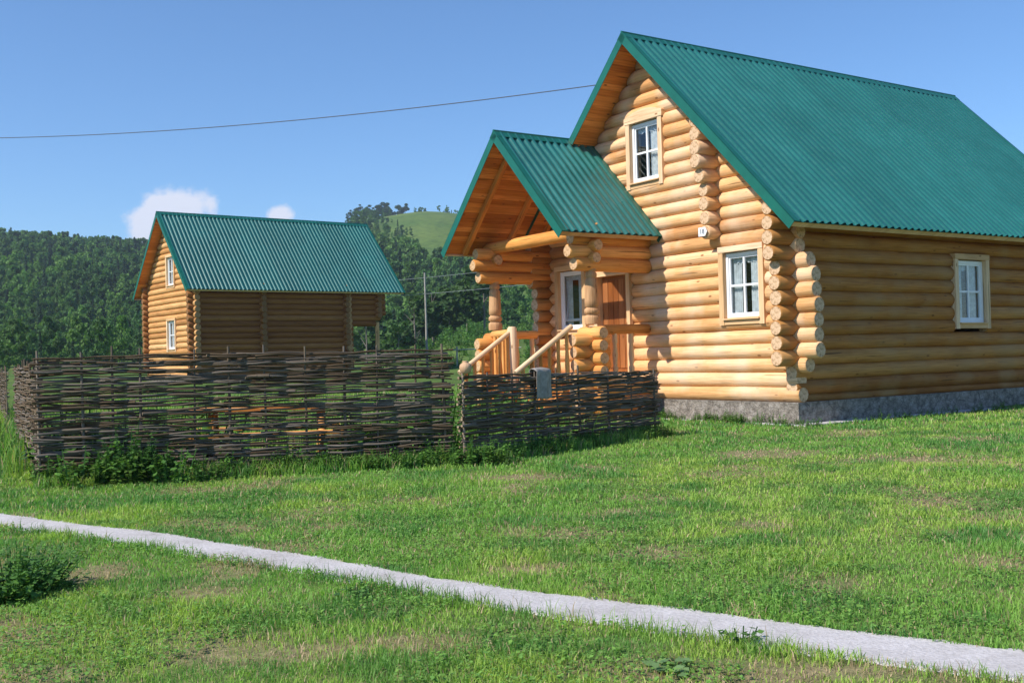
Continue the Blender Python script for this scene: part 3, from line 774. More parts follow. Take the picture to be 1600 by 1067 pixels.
for y_ in (4.0, 5.8):
    vs = [(-2.0, y_, .72), (-3.35, y_, -.05), (-3.35, y_, -.2), (-2.0, y_, .4)]; vs += [(a, b+.05, c) for a, b, c in vs]
    st.add(vs, [(0, 1, 2, 3), (7, 6, 5, 4), (0, 4, 5, 1), (1, 5, 6, 2), (2, 6, 7, 3), (3, 7, 4, 0)])
st.build('steps', M_LOGO, house)

# concrete apron along the foundation
ap = MB(); ap.box((-.45, -.55, -.2), (10.2, -.171, .022)); ap.box((-.45, -.169, -.2), (-.171, 3.3, .02)); ap.build('apron', M_PATH, house)

# second house
S_YAW = radians(90-52.854)
def s_protr(kind, z):
    return {'g': .32 if z > 1.1 else .15, 's': .36 if z > 1.1 else .15, 'b': .3}[kind]
house2, roof2, subs2, under2 = log_house('log_house', (-14.128, 47.776, .0), S_YAW, 6.045, .638, .607, 8.45, 4.649, 10.579, .75, 7.6,
    'smaller log house behind the wattle fence, its long green roof seen from the side', 'house', mlog=M_LOG2,
    protr=s_protr, side_ext=lambda z: 9.75 if z > 3.6 else (9.45 if z > 3.3 else (9.2 if z > 3.05 else 7.9)),
    openings_front=((2.2, 3.1, 5.04, 6.35), (2.2, 3.15, 2.07, 3.38)), cross=(('side', 3.17, 1.0, 4.9), ('side', 7.5, 1.0, 4.9), ('side', 9.3, 3.35, 4.9)))
window(house2, 'x', 0, 2.2, 3.1, 5.04, 6.35, label='attic window of the far house', curtain='full')
window(house2, 'x', 0, 2.2, 3.15, 2.07, 3.38, label='ground floor window of the far house', curtain='full')
bal = MB(); bal.box((7.7, .1, 3.3), (9.5, 5.9, 3.36)); bal.build('balcony_floor', M_BOARD, house2)
for yy in (.0, 6.0):
    bp = MB(); bp.tube([(9.3, yy, .2), (9.3, yy, 3.2)], .11, 10); bp.build('porch_post', M_LOG2, house2)

# ------------------------------------------------------------------ wattle fences
M_WIC = wood('wicker_rod', (.175, .145, .110), (.040, .033, .026), (.05, .04, .03), rough=.75, end=(.42, .35, .27), bmp=.002)
def fence(a, b, h0, h1, stakes, label, rows_gap=.0168, seed=1, thin=()):
    R = random.Random(seed); a = Vector(a); b = Vector(b); L = (b-a).length; t = (b-a)/L; n = Vector((t.y, -t.x))
    F = empty('wattle_fence', (a.x, a.y, float(ground_z(a.x, a.y))), atan2(t.y, t.x), label=label, cat='fence', group='woven wattle fence around the yard')
    # stakes are parts
    for s in stakes:
        mb = MB(); h = h0+(h1-h0)*s/L; top = h+R.uniform(.03, .11); r = R.uniform(.013, .02)
        lx, ly = R.uniform(-.03, .03), R.uniform(-.02, .02)
        mb.tube([(s, 0, -.1), (s+lx*.5, ly*.5, h*.5), (s+lx, ly, top)], [r*1.15, r, r*.75], 7, (R.uniform(.3, 1), 0, R.random()))
        mb.build('stake', M_WIC if s not in (stakes[0],) else M_GREYW, F)
    mb = MB()
    rows = int(min(h0, h1)/rows_gap)+int(abs(h0-h1)/rows_gap)
    hmax = max(h0, h1)
    for k in range(int(hmax/rows_gap)):
        z = .03+k*rows_gap; x = -.02+R.uniform(-.04, .04)
        while x < L+.05:
            ln = R.uniform(1.2, 3.0); x1 = min(x+ln, L+R.uniform(.02, .12)); 
            fr = (x+x1)/2/L; htop = h0+(h1-h0)*fr
            mid_ = (x+x1)/2; loose = any(g0 < mid_ < g1 and z0_ < z < z1_ for g0, g1, z0_, z1_ in thin)
            if loose: x1 = min(x1, x+1.1)
            if z < htop and R.random() > (.32 if loose else .04) and x1-x > .3:
                ph = k % 2 if R.random() < .62 else R.randint(0, 1)
                r = R.uniform(.0085, .019); sag = R.uniform(-.035, .035); dz = R.uniform(-.014, .014); m = max(3, int((x1-x)/.125)); pts = []; rr = []
                f1, f2 = R.uniform(2, 5), R.uniform(0, 6)
                for i in range(m+1):
                    q = i/m; X = x+(x1-x)*q
                    # weave in front of one stake, behind the next
                    j = np.searchsorted(stakes, X); 
                    lo = stakes[j-1] if j > 0 else stakes[0]-.5; hi = stakes[j] if j < len(stakes) else stakes[-1]+.5
                    u = (X-lo)/max(hi-lo, .01); side = (1 if (j+int(ph)) % 2 else -1)
                    yy = side*-cos(pi*u)*.042
                    pts.append((X, yy+.006*sin(X*7+f2), z+dz+sag*(q-.5)+.009*sin(X*f1+f2)+.006*sin(X*11+f2*3)))
                    rr.append(r*(1.15-.5*q if R.random() < 2 else 1))
                if R.random() < .5: rr = rr[::-1]
                c = R.random(); c = c*c if R.random() < .7 else .75+.25*c
                mb.tube(pts, rr, 5, (c, 0, R.random()))
            x = x1-R.uniform(-.05, .25) if x1 < L else L+1
    mb.build('woven_rods', M_WIC, F)
    return F
fA, fB = (-5.45, 12.2), (-.86, 13.66)
def stk(a, b, azs, extra=()):
    a = Vector(a); b = Vector(b); t = (b-a).normalized(); out = []
    for z in azs:   # intersection of the view azimuth with the fence line
        s = (z*a.y-a.x)/(t.x-z*t.y); out.append(round(s, 3))
    return sorted(out+list(extra))
F1 = fence(fA, fB, 1.50, 1.43, stk(fA, fB, [-.444, -.402, -.375, -.349, -.299, -.265, -.231, -.194, -.158, -.128, -.092, -.064]), 'tall wattle fence panel in front of the far house, left of the porch', seed=3, thin=((1.9, 3.3, .45, .95), (.8, 1.5, .75, .95), (3.5, 4.7, 1.04, 1.12)))
fC, fD = (-.66, 13.6), (2.30, 17.35)
F2 = fence(fC, fD, 1.12, 1.05, stk(fC, fD, [-.047, -.025, -.001, .019, .042, .062, .089, .110, .1315]), 'lower wattle fence panel with a grey cloth on it, in front of the porch', seed=5)
fE, fF = (-5.50, 12.40), (-8.5, 18.3)
F3 = fence(fE, fF, 1.40, 1.35, [0, .15, .6, 1.2, 1.8, 2.4, 3.0, 3.7, 4.4, 5.1, 5.8, 6.6], 'wattle fence panel running back from the left corner, seen nearly end on', seed=8, rows_gap=.027)
fG, fH = (-10.6, 22.4), (-15.2, 31.5)
F4 = fence(fG, fH, 1.3, 1.3, [0, .9, 1.9, 3.0, 4.2, 5.5, 6.9, 8.4, 10.0], 'farthest wattle fence panel at the left edge beyond the gap', seed=9, rows_gap=.045)

# cloth over the low fence
def cloth():
    L = Vector(fD)-Vector(fC); t = L.normalized(); n = Vector((t.y, -t.x)); s0 = stk(fC, fD, [.019])[0]-.03; mb = MB(); nu, nv = 20, 22; vs = []; fs = []
    for j in range(nv+1):
        v = j/nv
        for i in range(nu+1):
            u = i/nu; x = u*.36+ .012*sin(v*5+1)
            # back flap -> over the top -> front drop
            sv = v*.72
            if sv < .22: y = .045; z = 1.13-.22+sv
            elif sv < .32: a = (sv-.22)/.10*pi; y = .052*cos(a); z = 1.13+.03*sin(a)
            else: y = -.068-.012*sin(u*9+v*3)-.01*v; z = 1.13-(sv-.32)
            if v > .97: z += .012*sin(u*8)
            p = Vector(fC)+t*(s0+x)-n*y*-1*-1
            vs.append((p.x-HX*0, p.y, z+.015*sin(u*3.1)))
    for j in range(nv):
        for i in range(nu): a = j*(nu+1)+i; fs.append((a, a+1, a+nu+2, a+nu+1))
    mb.add(vs, fs, smooth=True)
    o = mb.build('grey_cloth', M_CLOTH); tag(o, 'grey cloth hanging folded over the top of the low wattle fence', 'cloth')
    m = o.modifiers.new('thick', 'SOLIDIFY'); m.thickness = .006
cloth()

# clay-coloured jug upside down on the fence end
jg = MB(); turned(jg, 0, 0, 0, .20, [(0, .055), (.1, .075), (.3, .095), (.5, .10), (.7, .09), (.82, .06), (.88, .045), (.95, .05), (1, .05), (1, .001)])
jg.v = [tuple(p) for p in jg.v]
o = jg.build('clay_jug', M_STUMP); o.location = (-.60, 13.62, 1.14); o.scale = (.8, .8, .8)
tag(o, 'tan clay jug set on the left end of the low wattle fence', 'jug')

# picnic table behind the fence
T = empty('picnic_table', (-3.28, 14.25, 0), radians(12), label='orange wooden picnic table seen through gaps in the wattle fence', cat='table')
tp = MB()
for k in range(5): tp.box((-.98, -.36+k*.146, .72), (.98, -.36+k*.146+.138, .76))
tp.build('tabletop', M_LOGO, T)
for sy in (-1, 1):
    s_ = MB(); s_.box((-.98, sy*.72-.13, .42), (.98, sy*.72+.13, .46)); s_.build('seat', M_LOGO, T)
for sx in (-.7, .7):
    for sy in (-1, 1):
        l = MB(); l.tube([(sx, sy*.72, 0), (sx, sy*.20, .72)], .05, 6); l.build('leg', M_LOGO, T)
    c = MB(); c.box((sx-.03, -.82, .34), (sx+.03, .82, .42)); c.build('crosspiece', M_LOGO, T)

# ------------------------------------------------------------------ poles and wires
def pole(x, y, h, label, r=.09, arm=True):
    z = float(ground_z(x, y)); P_ = empty('utility_pole', (x, y, z), 0, label=label, cat='pole')
    m = MB(); m.tube([(0, 0, -.3), (0.02, 0, h*.5), (0, 0, h)], [r*1.25, r*1.05, r*.85], 8); m.build('mast', M_POLE, P_)
    if arm:
        m = MB(); m.box((-.55, -.05, h-.55), (.55, .05, h-.45)); m.build('crossarm', M_POLE, P_)
        for s in (-.45, .45):
            m = MB(); m.tube([(s, 0, h-.45), (s, 0, h-.36), (s, 0, h-.30)], [.03, .045, .02], 6); m.build('insulator', M_WHITE, P_)
    return P_
pole(-4.83, 60.3, 5.45, 'thin pale pole standing at the foot of the wooded hill, left of the porch', r=.055, arm=False)
def wire(a, b, sag, r, label, m=M_WIRE, n=40):
    mb = MB(); a = Vector(a); b = Vector(b)
    mb.tube([tuple(a.lerp(b, i/n)-Vector((0, 0, sag*4*(i/n)*(1-i/n)))) for i in range(n+1)], r, 5); o = mb.build('power_line', m)
    return tag(o, label, 'wire')
def hw(x, y, z): return (HX+x*cos(HA)-y*sin(HA), HY+x*sin(HA)+y*cos(HA), z)
wire(hw(-.2, 4.3, 7.09), (-21.5, 36.0, 9.28), .42, .011, 'black overhead cable running from the attic gable of the large house across the sky')
wire((-12.5, 60.0, 5.5), (14, 62.0, 8.3), .5, .012, 'upper of two pale wires crossing in front of the wooded hill', M_WIREG)
wire((-12.5, 58.0, 4.6), (14, 60.0, 6.9), .5, .012, 'lower of two pale wires crossing in front of the wooded hill', M_WIREG)
# rail fence in the meadow
RF = empty('rail_fence', (-4.6, 58, float(ground_z(-4.6, 58))), 0, label='single rail wooden fence in the meadow beyond the tall wattle fence', cat='fence')
for x in (0, 1.6, 3.2, 4.8):
    m = MB(); m.tube([(x, 0, -.2), (x, 0, 1.25)], .05, 6); m.build('post', M_POLE, RF)
m = MB(); m.tube([(-.3, -.06, 1.05), (5.1, -.06, 1.1)], .035, 6); m.build('rail', M_POLE, RF)

# ------------------------------------------------------------------ bulk mesh of many small faces
def bulk(name, verts, faces4, cols, material, tris=False, **k):
    me = bpy.data.meshes.new(name); me.vertices.add(len(verts)); me.vertices.foreach_set('co', verts.astype('f').ravel())
    q = faces4.shape[1]; me.loops.add(faces4.size); me.loops.foreach_set('vertex_index', faces4.astype('i').ravel())
    me.polygons.add(len(faces4)); me.polygons.foreach_set('loop_start', np.arange(0, faces4.size, q, dtype='i')); me.polygons.foreach_set('loop_total', np.full(len(faces4), q, 'i'))
    c = me.color_attributes.new('tint', 'FLOAT_COLOR', 'POINT'); cc = np.ones((len(verts), 4), 'f'); cc[:, :3] = cols; c.data.foreach_set('color', cc.ravel())
    me.update(calc_edges=True)
    return link_mesh(name, me, material)

M_GRASS = leafmat('grass_blade', transl=.42, rough=.5)
M_LEAF = leafmat('leaf', transl=.28, rough=.55)
M_TREE = leafmat('tree_leaf', transl=.36, rough=.75, gain=1.2)
M_BARK = paint('grey_bark', (.16, .14, .12), rough=.9, var=.4, scale=9)

def blades(x, y, hgt, wid, col, lean=.5, z=None):
    n = len(x); z = ground_z(x, y) if z is None else z; a = rng.uniform(0, 2*pi, n); la = rng.uniform(0, 2*pi, n); ll = hgt*rng.uniform(.1, lean, n)
    dx, dy = np.cos(a)*wid/2, np.sin(a)*wid/2; lx, ly = np.cos(la)*ll, np.sin(la)*ll
    V = np.zeros((n, 5, 3))
    V[:, 0] = np.stack([x-dx, y-dy, z-.004], -1); V[:, 1] = np.stack([x+dx, y+dy, z-.004], -1)
    V[:, 2] = np.stack([x+dx*.8+lx*.35, y+dy*.8+ly*.35, z+hgt*.6], -1); V[:, 3] = np.stack([x-dx*.8+lx*.35, y-dy*.8+ly*.35, z+hgt*.6], -1)
    V[:, 4] = np.stack([x+lx, y+ly, z+hgt*np.sqrt(np.clip(1-(ll/np.maximum(hgt, 1e-6))**2*.6, .2, 1))], -1)
    b = np.arange(n)[:, None]*5
    F = np.concatenate([b+np.array([[0, 1, 2]]), b+np.array([[0, 2, 3]]), b+np.array([[3, 2, 4]])])
    C = np.repeat(col, 5, 0)
    return V.reshape(-1, 3), F, C
def in_house(x, y, pad=0):
    hx, hy = to_house(x, y); a = (hx > -.25-pad) & (hx < 10.3) & (hy > -.5-pad) & (hy < 7.7+pad)
    p = (hx > -3.2) & (hx < 0) & (hy > 3.5) & (hy < 7.6)
    ap = (hx > -.47) & (hx < 10.4) & (hy > -.57) & (hy < 3.3)
    return a | p | ap
def lawn():
    Vs, Fs, Cs = [], [], []; off = 0
    bands = [(3.3, 5.2, 5600, .040, .0046), (5.2, 7.2, 4200, .040, .0056), (7.2, 9.5, 2600, .042, .0072), (9.5, 12.5, 1600, .046, .0092), (12.5, 17, 850, .052, .0125), (17, 26, 380, .06, .018)]
    for y0, y1, dens, h, wd in bands:
        xm = .53*y1+1.0; n = int(2*xm*(y1-y0)*dens); x = rng.uniform(-xm, xm, n); y = rng.uniform(y0, y1, n)
        k = (np.abs(x) < .53*y+1.0) & ~on_path(x, y) & ~in_house(x, y)
        # behind the tall fence only a thin cover is needed
        d = dryness(x, y); k &= rng.uniform(0, 1, n) > d*.66
        # ragged edges of the path: fewer blades right on it
        x = x[k]; y = y[k]; d = d[k]; m = len(x); per = rng.uniform(0, 1, m)
        tuft = fbm(x*1.7+3, y*1.7, 51, 3); hh = h*(.62+.65*sst(tuft, .3, .72))*rng.uniform(.45, 1.45, m)*(1-.5*d)
        near = on_path(x, y, .22) & (y < np.interp(x, PE2[:, 0], PE2[:, 1])+.04); hh = hh*np.where(near, 1.5, 1)
        V, F, C = blades(x, y, hh, wd*rng.uniform(.7, 1.3, m), grass_colour(x, y, per), lean=1.1)
        Vs.append(V); Fs.append(F+off); Cs.append(C); off += len(V)
    # thin taller blades leaning over the near edge of the path, and a few along the far edge
    n = 5200; x = rng.uniform(-5.6, 2.6, n); cl = sst(fbm(x*2.7, x*0+2.5, 91, 3), .38, .62); k = rng.uniform(0, 1, n) < .25+.75*cl; x = x[k]; n = len(x)
    y = np.interp(x, PE2[:, 0], PE2[:, 1])-rng.uniform(-.04, .10, n); V, F, C = blades(x, y, rng.uniform(.03, .11, n)*(.5+.6*sst(fbm(x*1.9, x*0+7., 92, 3), .4, .6)), rng.uniform(.0025, .005, n), grass_colour(x, y, rng.uniform(0, 1, n))*.8, lean=.8)
    Vs.append(V); Fs.append(F+off); Cs.append(C); off += len(V)
    n = 2600; x = rng.uniform(-5.6, 2.6, n); y = np.interp(x, PE1[:, 0], PE1[:, 1])+rng.uniform(-.06, .05, n); V, F, C = blades(x, y, rng.uniform(.02, .06, n), rng.uniform(.004, .007, n), grass_colour(x, y, rng.uniform(0, 1, n)), lean=.9)
    Vs.append(V); Fs.append(F+off); Cs.append(C); off += len(V)
    o = bulk('lawn_grass', np.concatenate(Vs), np.concatenate(Fs), np.concatenate(Cs), M_GRASS); tag(o, 'rough green lawn grass', 'grass', kind='stuff')
lawn()
def clover():
    """low broad-leaved plants between the grass"""
    n = 34000; y = 3.4+rng.beta(1.0, 1.8, n)*15; x = rng.uniform(-1, 1, n)*(.53*y+.6)
    f = fbm(x*.9+31, y*.9, 61, 3); k = (f > .50) & ~on_path(x, y, -.02) & ~in_house(x, y); x, y = x[k], y[k]; n = len(x); z = ground_z(x, y)
    Vs, Cs = [], []; s = rng.uniform(.005, .0115, n)*(1+y*.035)
    for j in range(3):
        a = rng.uniform(0, 2*pi, n); ti = rng.uniform(-.5, .5, n); dx, dy = np.cos(a), np.sin(a); cx = x+dx*s*.9; cy = y+dy*s*.9; cz = z+rng.uniform(.012, .055, n)
        q = np.stack([np.stack([cx-dx*s, cy-dy*s, cz-ti*s], -1), np.stack([cx-dy*s*.8, cy+dx*s*.8, cz], -1), np.stack([cx+dx*s, cy+dy*s, cz+ti*s], -1), np.stack([cx+dy*s*.8, cy-dx*s*.8, cz+.3*s], -1)], 1)
        Vs.append(q); c = np.array([.17, .36, .075])*(1-rng.uniform(0, 1, (n, 1))*.45)+np.array([.06, .07, .0])*rng.uniform(0, 1, (n, 1)); Cs.append(np.repeat(c, 4, 0))
    V = np.concatenate(Vs).reshape(-1, 3); F = np.arange(len(V)).reshape(-1, 4)
    tag(bulk('lawn_clover', V, F, np.concatenate(Cs), M_LEAF), 'low clover leaves in the lawn', 'clover', kind='stuff')
clover()

def leafy(n_stem, hgt, spread, leaf, per, seed, cols=((.05, .13, .025), (.13, .27, .045)), n=None):
    """bushy plant around the origin: returns verts, quads, colours"""
    R = np.random.default_rng(seed); V = []; C = []
    for i in range(n_stem):
        a = R.uniform(0, 2*pi); r = spread*sqrt(R.uniform(0, 1)); bx, by = cos(a)*r*.55, sin(a)*r*.55; tx, ty = cos(a)*r, sin(a)*r; h = hgt*R.uniform(.5, 1)*(1-.35*(r/spread)**2)
        V.append([[bx-.004, by, 0], [bx+.004, by, 0], [tx+.003, ty, h], [tx-.003, ty, h]]); C += [cols[0]]*4
        for j in range(per):
            t = (j+R.uniform(0, 1))/per; px, py, pz = bx+(tx-bx)*t, by+(ty-by)*t, h*t; an = R.uniform(0, 2*pi); l = leaf*R.uniform(.6, 1.2)*(1.15-.5*t); tilt = R.uniform(-.6, .35)
            d = np.array([cos(an)*cos(tilt), sin(an)*cos(tilt), sin(tilt)]); s = np.array([-sin(an), cos(an), R.uniform(-.5, .5)])*l*.36; p = np.array([px, py, pz])
            V.append([p, p+d*l*.45+s, p+d*l, p+d*l*.45-s]); q = R.uniform(0, 1); c = np.array(cols[0])*(1-q)+np.array(cols[1])*q; C += [tuple(c)]*4
    V = np.array(V).reshape(-1, 3); return V, np.arange(len(V)).reshape(-1, 4), np.array(C)

def weeds():
    """nettles and tall grass along the fence foot"""
    Vs, Fs, Cs = [], [], []; off = 0; types = [leafy(9, .34, .16, .055, 12, 100+i) for i in range(5)]+[leafy(7, .26, .13, .045, 10, 200+i, ((.06, .13, .02), (.15, .26, .04))) for i in range(3)]
    P_ = []
    R = np.random.default_rng(21)
    def strip(a, b, n, w, s0, s1):
        a = np.array(a); b = np.array(b); t = (b-a)/np.hypot(*(b-a)); nn = np.array([t[1], -t[0]])
        for i in range(n):
            q = R.uniform(0, 1); p = a+(b-a)*q+nn*R.uniform(.04, w); P_.append((p[0], p[1], R.uniform(s0, s1)*(1.0+.5*(fbm(np.array([q*9+a[0]]), np.array([1.0]), 5, 2)[0]-.5))))
    strip(fA, fB, 120, .34, .55, 1.25); strip(fC, fD, 85, .36, .5, 1.1)
    # denser, taller stand near the left end and at the joint of the two panels
    for i in range(12): P_.append((-4.9+R.normal(0, .28), 12.12+R.uniform(-.25, .12)+.09, R.uniform(1.0, 1.9)))
    for i in range(26): P_.append((-4.35+R.normal(0, .25), 12.35+R.uniform(-.25, .05), R.uniform(1.0, 2.1)))
    for i in range(26): P_.append((-.75+R.normal(0, .45), 13.35+R.uniform(-.25, .15), R.uniform(.9, 1.5)))
    for i in range(16): P_.append((2.15+R.normal(0, .25), 16.9+R.uniform(-.4, .15), R.uniform(.6, 1.2)))
    strip(fE, fF, 60, .5, .7, 1.5)
    for i in range(130):     # tufts at the foundation
        hx, hy = (R.uniform(-.5, -.3), R.uniform(-.6, 3.4)) if i < 85 else (R.uniform(-.6, 9), R.uniform(-.68, -.58)); P_.append((HX+hx*cos(HA)-hy*sin(HA), HY+hx*sin(HA)+hy*cos(HA), R.uniform(.35, .85)))
    for i in range(14): hx, hy = R.normal(-.45, .1), R.normal(1.35, .25); P_.append((HX+hx*cos(HA)-hy*sin(HA), HY+hx*sin(HA)+hy*cos(HA), R.uniform(.6, 1.1)))
    for i in range(260):    # dark rank growth close behind the tall panel
        q = R.uniform(0, 1); (.36 < q < .72) or P_.append((fA[0]+(fB[0]-fA[0])*q-.1, fA[1]+(fB[1]-fA[1])*q+R.uniform(.25, 1.5), R.uniform(1.6, 3.2)))
    # bushes in the far meadow
    for i in range(220):
        az_ = R.uniform(-.13, .05); d_ = R.uniform(45, 165); P_.append((az_*d_, d_, R.uniform(2.5, 7)*d_/110))
    # rank growth behind the fences
    for i in range(160):
        x = R.uniform(-1.9, .6); y = R.uniform(15, 24); hx, hy = to_house(x, y)
        if hx > -3.6 and hy < 8: continue
        P_.append((x, y, R.uniform(1.2, 3.2)))
    for i in range(120): P_.append((R.uniform(-11, -5), R.uniform(14, 24), R.uniform(.8, 1.8)))
    for i in range(60): x = R.uniform(-9.5, -6.3); P_.append((x-1.2, -1.9*x-.2+R.uniform(-1, 1.2), R.uniform(.8, 1.8)))
    for x, y, s in P_:
        V, F, C = types[R.integers(0, 8)]; a = R.uniform(0, 6.28); c, sn = cos(a), sin(a); W_ = np.stack([V[:, 0]*c-V[:, 1]*sn, V[:, 0]*sn+V[:, 1]*c, V[:, 2]], -1)*s+np.array([x, y, float(ground_z(x, y))-.01])
        Vs.append(W_); Fs.append(F+off); Cs.append(C*R.uniform(.7, 1.25)); off += len(V)
    tag(bulk('weeds', np.concatenate(Vs), np.concatenate(Fs), np.concatenate(Cs), M_LEAF), 'nettles and weeds at the foot of the fences', 'weeds', kind='stuff')
    # tall grass behind and at the fence foot
    n = 26000; x = rng.uniform(-13, 2.5, n); y = rng.uniform(13.0, 32, n); side = (y > 12.2+(x+5.45)*.318+.1) & ~((np.abs(x+3.28) < 1.4) & (y < 15.1)) & (y > 13.6+(x+.66)*1.267); hx, hy = to_house(x, y)
    k = (side | (x < -5.45-(y-12.2)*.45)) & ~in_house(x, y) & ~((hx > -3.6) & (hy < 7.8)); x, y = x[k], y[k]; per = rng.uniform(0, 1, len(x))
    V, F, C = blades(x, y, rng.uniform(.2, .55, len(x)), rng.uniform(.012, .024, len(x)), grass_colour(x, y, per)*.95, lean=.5)
    n2 = 9000; q = rng.uniform(0, 1, n2); which = rng.uniform(0, 1, n2) < .55
    ax = np.where(which, fA[0]+(fB[0]-fA[0])*q, fC[0]+(fD[0]-fC[0])*q); ay = np.where(which, fA[1]+(fB[1]-fA[1])*q, fC[1]+(fD[1]-fC[1])*q)
    nx = np.where(which, .303, .785); ny = np.where(which, -.953, -.62); u = rng.uniform(.0, .4, n2); x2, y2 = ax+nx*u, ay+ny*u
    V2, F2, C2 = blades(x2, y2, rng.uniform(.06, .22, n2)*(1.2-u), rng.uniform(.007, .013, n2), grass_colour(x2, y2, rng.uniform(0, 1, n2)), lean=.6)
    tag(bulk('tall_grass', np.concatenate([V, V2]), np.concatenate([F, F2+len(V)]), np.concatenate([C, C2]), M_GRASS), 'tall grass around the fences', 'grass', kind='stuff')
weeds()

def plant(name, x, y, args, label, cat, **k):
    V, F, C = leafy(*args, **k); o = bulk(name, V, F, C, M_LEAF); o.location = (x, y, float(ground_z(x, y))-.01); return tag(o, label, cat)
plant('leafy_bush', -3.02, 6.42, (130, .34, .44, .055, 18, 5), 'dark green leafy bush in the lower left corner beside the path', 'bush', cols=((.045, .125, .022), (.12, .26, .045)))
plant('leafy_bush', -4.45, 12.28, (46, .80, .38, .085, 18, 6), 'tall nettle bush growing against the left half of the tall wattle fence', 'bush', cols=((.03, .09, .02), (.09, .20, .04)))
plant('broad_leaf_weed', 1.02, 4.95+.0, (10, .10, .12, .06, 5, 8), 'small broad-leaved weed at the near edge of the path', 'plant', cols=((.05, .12, .03), (.12, .24, .05)))
plant('broad_leaf_weed', -.95, 6.1, (10, .09, .12, .055, 5, 9), 'low rosette weed just below the middle of the path', 'plant', cols=((.04, .11, .03), (.10, .22, .05)))
plant('thistle', .62, 4.55, (12, .07, .16, .09, 4, 10), 'pale spreading weed in the lawn near the bottom centre', 'plant', cols=((.12, .22, .08), (.2, .32, .12)))

# ------------------------------------------------------------------ trees
def tree_template(kind, ncard, seed, card=1.0):
    """unit-less tree: crown verts/quads within height 1, returned with shade factor per vertex"""
    R = np.random.default_rng(seed); V = []; C = []
    if kind == 'broad':
        cl = []
        for i in range(13):
            t = R.uniform(.28, .98); rr = .26*sqrt(max(.05, 1-((t-.55)/.47)**2)); a = R.uniform(0, 6.28); q = sqrt(R.uniform(.1, 1)); cl.append((cos(a)*rr*q, sin(a)*rr*q, t, R.uniform(.06, .12)))
        per = ncard//len(cl)
        for cx, cy, cz, cr in cl:
            for j in range(per):
                d = R.normal(0, 1, 3); d /= np.linalg.norm(d); p = np.array([cx, cy, cz])+d*cr*np.array([1, 1, .9])*R.uniform(.55, 1.05)
                nn = d*.7+R.normal(0, .6, 3); nn /= np.linalg.norm(nn); u = np.cross(nn, R.normal(0, 1, 3)); u /= np.linalg.norm(u); v = np.cross(nn, u); s = .028*card*R.uniform(.6, 1.3)
                V.append([p-u*s-v*s*.6, p+u*s-v*s, p+u*s*.8+v*s, p-u*s+v*s*.7]); C += [R.uniform(.86, 1.14)]*4
    else:
        for j in range(ncard):
            t = R.uniform(.08, 1)**.85; rr = .17*(1-t)+.012; a = R.uniform(0, 6.28); lay = (t*11) % 1; rr *= .65+.45*(1-lay); q = R.uniform(.5, 1)
            p = np.array([cos(a)*rr*q, sin(a)*rr*q, t]); d = np.array([cos(a), sin(a), -.5]); u = d*.03*card; v = np.array([-sin(a), cos(a), 0])*.022*card*R.uniform(.6, 1.2)
            V.append([p-u-v*.4, p+u*.6-v, p+u*1.4, p+u*.5+v]); C += [R.uniform(.75, 1.2)]*4
    return np.array(V).reshape(-1, 3), np.array(C)
T_B = [tree_template('broad', 624, 300+i, .92) for i in range(6)]; T_C = [tree_template('conifer', 420, 400+i, 1.0) for i in range(4)]
def tree_col(R, mx):
    if mx: return np.array([.030, .070, .030])*R.uniform(.8, 1.25)
    p = R.uniform(0, 1); a = np.array([.045, .110, .030]); b = np.array([.115, .215, .045]); return (a+(b-a)*p**1.5)*R.uniform(.7, 1.25)
def forest(name, pts, label, hrange):
    R = np.random.default_rng(77); Vs = []; Cs = []
    for x, y in pts:
        con = R.uniform() < .16; V, S = (T_C[R.integers(0, 4)] if con else T_B[R.integers(0, 6)]); h = R.uniform(*hrange)*(1.05 if con else 1)*min(1, max(.5, y/290)); a = R.uniform(0, 6.28); c, s = cos(a), sin(a); wd = h*R.uniform(.6, 1.0)
        W_ = np.stack([(V[:, 0]*c-V[:, 1]*s)*wd, (V[:, 0]*s+V[:, 1]*c)*wd, V[:, 2]*h], -1)+np.array([x, y, float(ground_z(x, y))-1.0])
        Vs.append(W_); Cs.append(tree_col(R, con)[None]*S[:, None])
    V = np.concatenate(Vs); return tag(bulk(name, V, np.arange(len(V)).reshape(-1, 4), np.concatenate(Cs), M_TREE), label, 'forest', kind='stuff')
def scatter(n, az0, az1, d0, d1, cond, mind, seed):
    R = np.random.default_rng(seed); cells = {}; out = []
    for _ in range(n):
        az = R.uniform(az0, az1); d = sqrt(R.uniform(d0*d0, d1*d1)); x, y = d*sin(az), d*cos(az)
        if not cond(az, d): continue
        k = (int(x/mind), int(y/mind))
        if k in cells: continue
        cells[k] = 1; out.append((x, y))
    return out
ptsL = scatter(26000, -.58, -.165, 125, 615, lambda a, d: True, 4.7, 1)
forest('wooded_slope', ptsL, 'dense mixed forest covering the left slope', (7.5, 14))
def condR(a, d):
    x, y = d*sin(a), d*cos(a); el = (float(ground_z(x, y))-EYE)/y; ta = np.tan(a)
    lim = np.interp(ta, [-.17, -.15, -.105, -.062, -.03, -.015, 0, .03, .06], [.080, .095, .086, .062, .048, .038, .030, .022, .010])
    return el < lim+.012*(fbm(np.array([x*.02]), np.array([y*.012]), 71, 3)[0]-.5)*2
ptsR = scatter(19000, -.26, .10, 165, 705, condR, 5.0, 2)
forest('wooded_hillside', ptsR, 'mixed forest on the lower half of the right hill', (9, 15))

